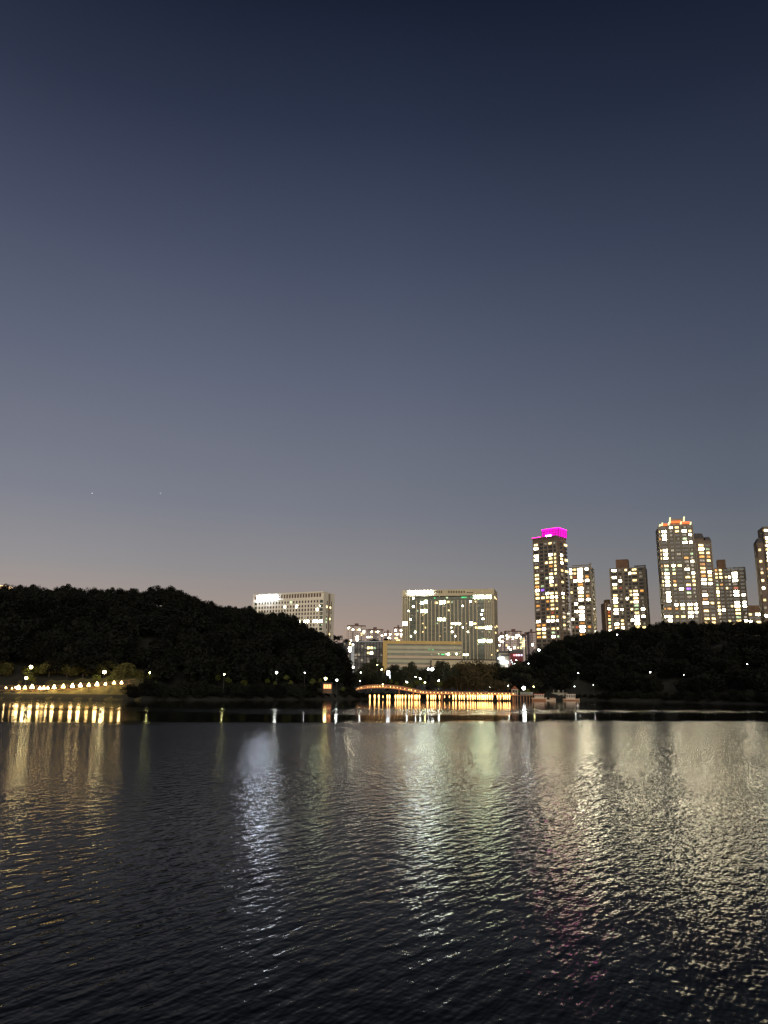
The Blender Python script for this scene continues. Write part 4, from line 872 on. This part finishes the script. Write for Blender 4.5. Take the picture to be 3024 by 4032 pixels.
# ------------------------------------------------------------------ footbridge with lanterns
BR = [(1402, 2718, 2709), (1420, 2714, 2702), (1440, 2711, 2698), (1465, 2709.5, 2696), (1500, 2709, 2695), (1530, 2710, 2696), (1560, 2713, 2699), (1590, 2718, 2703), (1620, 2724, 2709), (1645, 2729, 2715), (1665, 2732, 2719),
      (1711, 2733, 2721), (1770, 2734, 2722), (1830, 2735, 2723), (1890, 2736, 2724), (1950, 2737, 2725), (2000, 2738, 2726), (2034, 2738, 2727)]
DB = 286
o = BRI = thing('footbridge', 'long wooden footbridge across the inlet, arched at its left end, glowing orange', 'bridge', (X(1700, DB), DB, 0))
ox = o.location.x
M_bw = mat('bridge_wood', (0.42, 0.2, 0.09), 0.6, 0.25, 2); M_pan = mat('railing_panel', (0.38, 0.17, 0.08), 0.6, 0.2, 2)
pts = []
for px, yb_, yt in BR: a = P(px, yb_, DB); c = P(px, yt, DB); pts.append((a.x-ox, a.z, c.z))
def strip(mb, f0, f1, y0, y1):
    for (x0_, zb0, zt0), (x1_, zb1, zt1) in zip(pts, pts[1:]):
        bb = len(mb.v)
        for x_, zb_, zt_ in ((x0_, zb0, zt0), (x1_, zb1, zt1)):
            for yy, zz in ((y0, f0(zb_, zt_)), (y1, f0(zb_, zt_)), (y1, f1(zb_, zt_)), (y0, f1(zb_, zt_))): mb.v.append((x_, yy, zz))
        mb.f += [(bb, bb+4, bb+5, bb+1), (bb+1, bb+5, bb+6, bb+2), (bb+2, bb+6, bb+7, bb+3), (bb+3, bb+7, bb+4, bb), (bb, bb+1, bb+2, bb+3), (bb+7, bb+6, bb+5, bb+4)]
    return mb
strip(MB(), lambda a, c: a, lambda a, c: a+0.3, 0, 3.2).build('deck', M_bw, o)
strip(MB(), lambda a, c: a-0.05, lambda a, c: a+0.42, -0.15, -0.01).build('edge_beam', M_bw, o)
for y in (-0.1, 3.2): strip(MB(), lambda a, c: c-0.08, lambda a, c: c, y, y+0.1).build('handrail', M_bw, o)
strip(MB(), lambda a, c: a+0.12, lambda a, c: a+0.3, -0.19, -0.155).build('added_edge_glow', lamp_mat('added_edge_glow', (1.0, 0.33, 0.07), 0.8), o)  # glowing strip added so the edge beam looks lit orange
strip(MB(), lambda a, c: a+0.45, lambda a, c: c-0.1, 3.1, 3.14).build('railing_panel', M_pan, o)
r_ = MB()
for k in (0.35, 0.6): strip(r_, lambda a, c: a+(c-a)*k, lambda a, c: a+(c-a)*k+0.05, -0.08, -0.03)
r_.build('mid_rail', M_bw, o)
po = MB(); pi = MB()
def brz(x):
    for (a, zb, zt), (c, zb2, zt2) in zip(pts, pts[1:]):
        if a <= x <= c: f_ = (x-a)/(c-a); return zb+(zb2-zb)*f_, zt+(zt2-zt)*f_
    return (pts[0][1], pts[0][2]) if x < pts[0][0] else (pts[-1][1], pts[-1][2])
x = pts[0][0]+0.2; k = 0
while x < pts[-1][0]:
    zb, zt = brz(x); po.box(x-0.05, x+0.05, -0.12, 0.0, zb+0.43, zt-0.09); po.box(x-0.05, x+0.05, 3.2, 3.3, zb+0.3, zt-0.09)
    for j in range(1, 9): po.box(x+j*0.17-0.015, x+j*0.17+0.015, -0.06, -0.03, brz(x+j*0.17)[0]+0.43, brz(x+j*0.17)[1]-0.09)
    x += 1.5; k += 1
tag(po.build('railing_post', M_bw, o), kind='stuff')
x = pts[0][0]+5.2
while x < pts[-1][0]:
    zb, zt = brz(x)
    if abs(x-(X(1502, DB)-ox)) > 4:
        q = MB(); 
        for y in (0.3, 2.8): q.ring([(0.14, -3), (0.14, zb)], 8, (x, y, 0))
        q.box(x-0.15, x+0.15, 0.1, 3.0, zb-0.3, zb-0.01); q.build('pier', M_bw, o)
    x += 5.2
# small deck lamps along the railing
for i, px in enumerate([1421, 1433, 1447, 1457, 1466, 1476, 1484, 1494, 1504, 1516, 1528, 1545, 1558, 1571, 1583, 1600, 1616, 1625, 1640, 1661, 1671, 1684, 1699, 1713, 1727, 1741, 1757, 1768, 1782, 1796, 1812, 1822, 1838, 1849, 1864, 1880, 1893, 1908, 1922, 1934, 1946, 1960, 1974, 1988, 2002, 2016]):
    x = X(px, DB)-ox; zb, zt = brz(x); s_ = random.uniform(0.5, 1.0)
    link('railing_light', bpy.data.meshes.get('railing_light') or MB().box(-0.1, 0.1, 0, 0.1, 0, 0.24).mesh('railing_light', lamp_mat('railing_light', (1.0, 0.55, 0.16), 14)), BRI, (x, 0.02, zb+0.42), scale=(s_, 1, s_*1.3))
# lanterns hung under the deck
ML = MB().ring([(0.08, -0.98), (0.13, -0.85), (0.24, -0.25), (0.31, 0.0), (0.28, 0.3), (0.14, 0.48)], 10).mesh('lantern_body', lamp_mat('lantern', (1.0, 0.52, 0.15), 7))
MC = MB().ring([(0.2, 0.48), (0.14, 0.58), (0.03, 0.8)], 8).mesh('cap', M_steel)
MT = MB().ring([(0.10, -1.12), (0.06, -1.0), (0.11, -0.985)], 8).mesh('tip', M_bw)
lz = [295, 347, 392, 437, 485, 508, 573, 598, 622, 648, 681, 720, 748, 785, 805, 832, 920, 958, 982, 1005, 1050, 1105, 1157, 1198, 1226, 1266, 1290, 1318, 1355, 1385, 1412, 1436, 1464, 1486, 1510, 1530, 1550, 1570, 1596, 1622]
LX = [1350+v/2.765 for v in lz]+[1900+v/2.765 for v in (5, 28, 50, 75, 101, 159, 190, 224, 243, 264, 288)]
small = {437, 1105, 1157}; LAN = ['%s' % w for w in ORD]
for i, px in enumerate(LX):
    q = P(px, 2742, DB+0.8); sm_ = 0.5 if i < len(lz) and lz[i] in small else random.uniform(0.92, 1.08)
    o = thing('lantern', '%s glowing orange lantern from the left, hanging under the footbridge' % ORD[i], 'lantern', (q.x, DB-0.3, q.z), 0, 'glowing lanterns under the footbridge')
    zb = brz(q.x-ox)[0]
    lb = link('lantern_body', ML, o, scale=(sm_*0.85, sm_*0.85, sm_*1.15)); link('cap', MC, lb); link('tip', MT, lb)
    MB().ring([(0.02, 0.75*sm_), (0.02, max(0.8, zb-q.z+0.02))], 5).build('hanger', M_steel, o)
# gazebo at its right end
q = P(2029, 2737, DB-1); o = thing('gazebo', 'small gazebo with a pointed red roof and white railing at the bridge\'s right end', 'gazebo', (q.x, q.y+1.0, q.z))
MB().ring([(1.45, -0.25), (1.45, 0.0)], 8).build('floor', M_bw, o)
MB().ring([(1.35, 2.0), (1.2, 2.2), (0.05, 3.3)], 8).build('roof', mat('brick_red_roof', (0.3, 0.1, 0.05), 0.7), o)
MB().ring([(1.28, 1.78), (1.32, 1.98)], 8).build('fascia', M_white, o)
for k in range(6):
    a = k*math.pi/3+0.5; MB().ring([(0.06, 0), (0.06, 1.8)], 6, (1.15*math.cos(a), 1.15*math.sin(a), 0)).build('post', M_white, o)
    a2 = a+math.pi/3; MB().tube((1.15*math.cos(a), 1.15*math.sin(a), 0.9), (1.15*math.cos(a2), 1.15*math.sin(a2), 0.9), 0.04, 0.04).tube((1.15*math.cos(a), 1.15*math.sin(a), 0.45), (1.15*math.cos(a2), 1.15*math.sin(a2), 0.45), 0.03, 0.03).build('rail', M_white, o)
for k in range(3):
    MB().ring([(0.13, -4), (0.13, -0.25)], 6, (-0.8+0.8*k, -0.6, 0)).build('pile', M_bw, o)
# jetty with white fence
o = thing('jetty', 'wooden jetty with white fence running right from the gazebo to the boats', 'jetty', (X(2042, DB), DB, 0))
a = P(2040, 2737, DB); c = P(2098, 2740, 306); dx = c.x-o.location.x; dyy = c.y-DB; zj = a.z
def slab(mb, x0, y0, x1, y1, w, z0, z1, zz0=0, zz1=0):
    bb = len(mb.v)
    for x_, y_, zo in ((x0, y0, zz0), (x1, y1, zz1)):
        for yy, z_ in ((0, z0), (w, z0), (w, z1), (0, z1)): mb.v.append((x_, y_+yy, z_+zo))
    mb.f += [(bb, bb+4, bb+5, bb+1), (bb+1, bb+5, bb+6, bb+2), (bb+2, bb+6, bb+7, bb+3), (bb+3, bb+7, bb+4, bb), (bb, bb+1, bb+2, bb+3), (bb+7, bb+6, bb+5, bb+4)]
    return mb
slab(MB(), 0, 0, dx, dyy, 2.4, zj-0.3, zj).build('deck', M_bw, o)
f_ = MB(); slab(f_, 0.2, 0.1, dx, dyy+0.1, 0.08, zj+0.95, zj+1.03); slab(f_, 0.2, 0.1, dx, dyy+0.1, 0.06, zj+0.5, zj+0.56)
for k in range(13): xx = 0.2+(dx-0.3)*k/12; yy = 0.1+dyy*k/12; f_.box(xx-0.05, xx+0.05, yy-0.02, yy+0.09, zj, zj+1.1)
f_.build('fence', M_white, o)
for k in range(5): MB().ring([(0.12, -3), (0.12, zj-0.3)], 6, (0.3+(dx-0.4)*k/4, 0.6+dyy*k/4, 0)).build('pile', M_bw, o)
# ------------------------------------------------------------------ boats, pontoon, pergola
M_hull = mat('cream_hull', (0.55, 0.42, 0.3), 0.4, 0.08, 1); M_hr = mat('rust_hull', (0.35, 0.14, 0.07), 0.5, 0.1, 1)
def hull(mb, l, w, h, bow=1.6):
    sec = [(-l/2, w*0.42, 0.1), (-l/4, w*0.5, 0), (l/5, w*0.5, 0.0), (l/2-bow*0.4, w*0.28, 0.12), (l/2, 0.04, 0.35)]
    bb = len(mb.v)
    for x_, hw, up in sec: mb.v += [(x_, -hw, h+up), (x_-0.05*(x_ > 0), -hw*0.75, -0.3), (x_-0.05*(x_ > 0), hw*0.75, -0.3), (x_, hw, h+up)]
    for i in range(len(sec)-1):
        for j in range(4): k = (j+1) % 4; mb.f.append((bb+4*i+j, bb+4*(i+1)+j, bb+4*(i+1)+k, bb+4*i+k))
    mb.f += [(bb, bb+1, bb+2, bb+3), tuple(bb+4*(len(sec)-1)+k for k in (3, 2, 1, 0))]
    return mb
def boat(label, px, D, l, w, h, cab, roofm, rz=0.0, posts=4):
    o = thing('tour_boat', label, 'boat', (X(px, D), D, 0), rz)
    hull(MB(), l, w, h).build('hull', M_hull, o); hull(MB(), l*0.985, w*1.03, h-0.45).build('waterline_stripe', M_hr, o)
    x0, x1, hh = cab
    MB().box(x0, x1, -w*0.4, w*0.4, h, h+0.55).build('cabin', M_hull, o); cb = [c for c in o.children if c.name.startswith('cabin')][0]
    MB().box(x0+0.1, x1-0.1, -w*0.37, w*0.37, h+0.55, h+hh-0.2).build('window', M_glass, cb)
    f_ = MB()
    for s in (-1, 1):
        for k in range(posts+1): xx = x0+0.06+(x1-x0-0.12)*k/posts; f_.box(xx-0.07, xx+0.07, s*w*0.4-0.07, s*w*0.4+0.02, h+0.55, h+hh-0.2)
    f_.build('window_frame', M_hull, cb)
    MB().box(x0-0.2, x1+0.2, -w*0.45, w*0.45, h+hh-0.2, h+hh+0.02).build('roof', M_hull, o)
    if roofm: MB().box(x0-0.3, x1+0.3, -w*0.42, w*0.42, h+hh+0.02, h+hh+0.3).build('canopy', roofm, o)
    return o
boat('cream cabin boat with a dark roof moored at the right, beyond the pergola', 2237, 338, 7.2, 2.4, 0.75, (-2.3, 1.6, 1.95), M_roofd)
boat('small tour boat with a red canopy moored at the jetty end', 2112, 318, 6.6, 2.2, 1.1, (-1.6, 2.1, 1.35), mat('red_canopy', (0.35, 0.06, 0.04), 0.7), rz=-0.12)
o = thing('rowing_boat', 'small cream pointed boat between the pergola and the tour boat', 'boat', (X(2165, 326), 326, 0), R(200))
hull(MB(), 2.6, 1.4, 0.9, 1.0).build('hull', M_hull, o); MB().box(-0.7, 0.3, -0.5, 0.5, 0.9, 1.25).build('cover', M_hr, o)
o = thing('pontoon', 'low pale floating pontoon left of the small pointed boat', 'pontoon', (X(2127, 322), 322, 0)); MB().box(-3.2, 3.4, 0, 1.8, -0.1, 0.42).build('float', M_hull, o); MB().box(-3.3, 3.5, -0.1, 1.9, 0.42, 0.5).build('deck', M_bw, o)
D = 352; q = P(2190, 2725, D); o = thing('pergola', 'pale flat-topped pergola on posts at the water beyond the boats', 'pergola', (X(2190, D), D, 0)); zt = q.z
M_pg = mat('weathered_timber', (0.3, 0.28, 0.22), 0.8, 0.2, 2)
MB().box(-3.9, 4.0, 0, 3.5, zt-0.9, zt-0.3).box(-3.4, 3.6, 0.2, 0.4, zt-1.3, zt-0.91).build('roof', M_pg, o)
for x_ in (-2.2, -0.2, 0.25, 2.0): MB().box(x_-0.14, x_+0.14, -0.1, 0.25, -1, zt+0.9).build('post', M_pg, o)
o = thing('buoy', 'pale cone-shaped buoy floating right below the cabin boat', 'buoy', (X(2261, 200), 200, 0))
MB().ring([(0.42, -0.1), (0.42, 0.08), (0.2, 0.2), (0.1, 0.5), (0.14, 0.6), (0.04, 0.72)], 10).build('float', M_white, o)
# lamp-lit roof end behind the left hill
b = Bld('building', 'orange-white lit roof corner peeping over the left hill at the picture\'s left edge', 'building', -60, 420, 22, 420, 2305, 8, base=20)
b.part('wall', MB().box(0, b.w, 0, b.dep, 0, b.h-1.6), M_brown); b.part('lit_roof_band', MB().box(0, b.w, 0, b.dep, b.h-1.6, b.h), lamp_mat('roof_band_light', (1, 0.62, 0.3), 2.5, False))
# two evening stars
for px, py, lab, s_ in ((363, 1942, 'brighter left one', 2.1), (632, 1942, 'fainter right one', 1.7)):
    q = P(px, py, 9000); o = head_mesh(2.6*s_).build('star', lamp_mat('star', (0.8, 0.85, 1), 1.2, False), None, q); tag(o, 'tiny point of light in the left sky, %s of two' % lab, 'star', 'two evening stars')
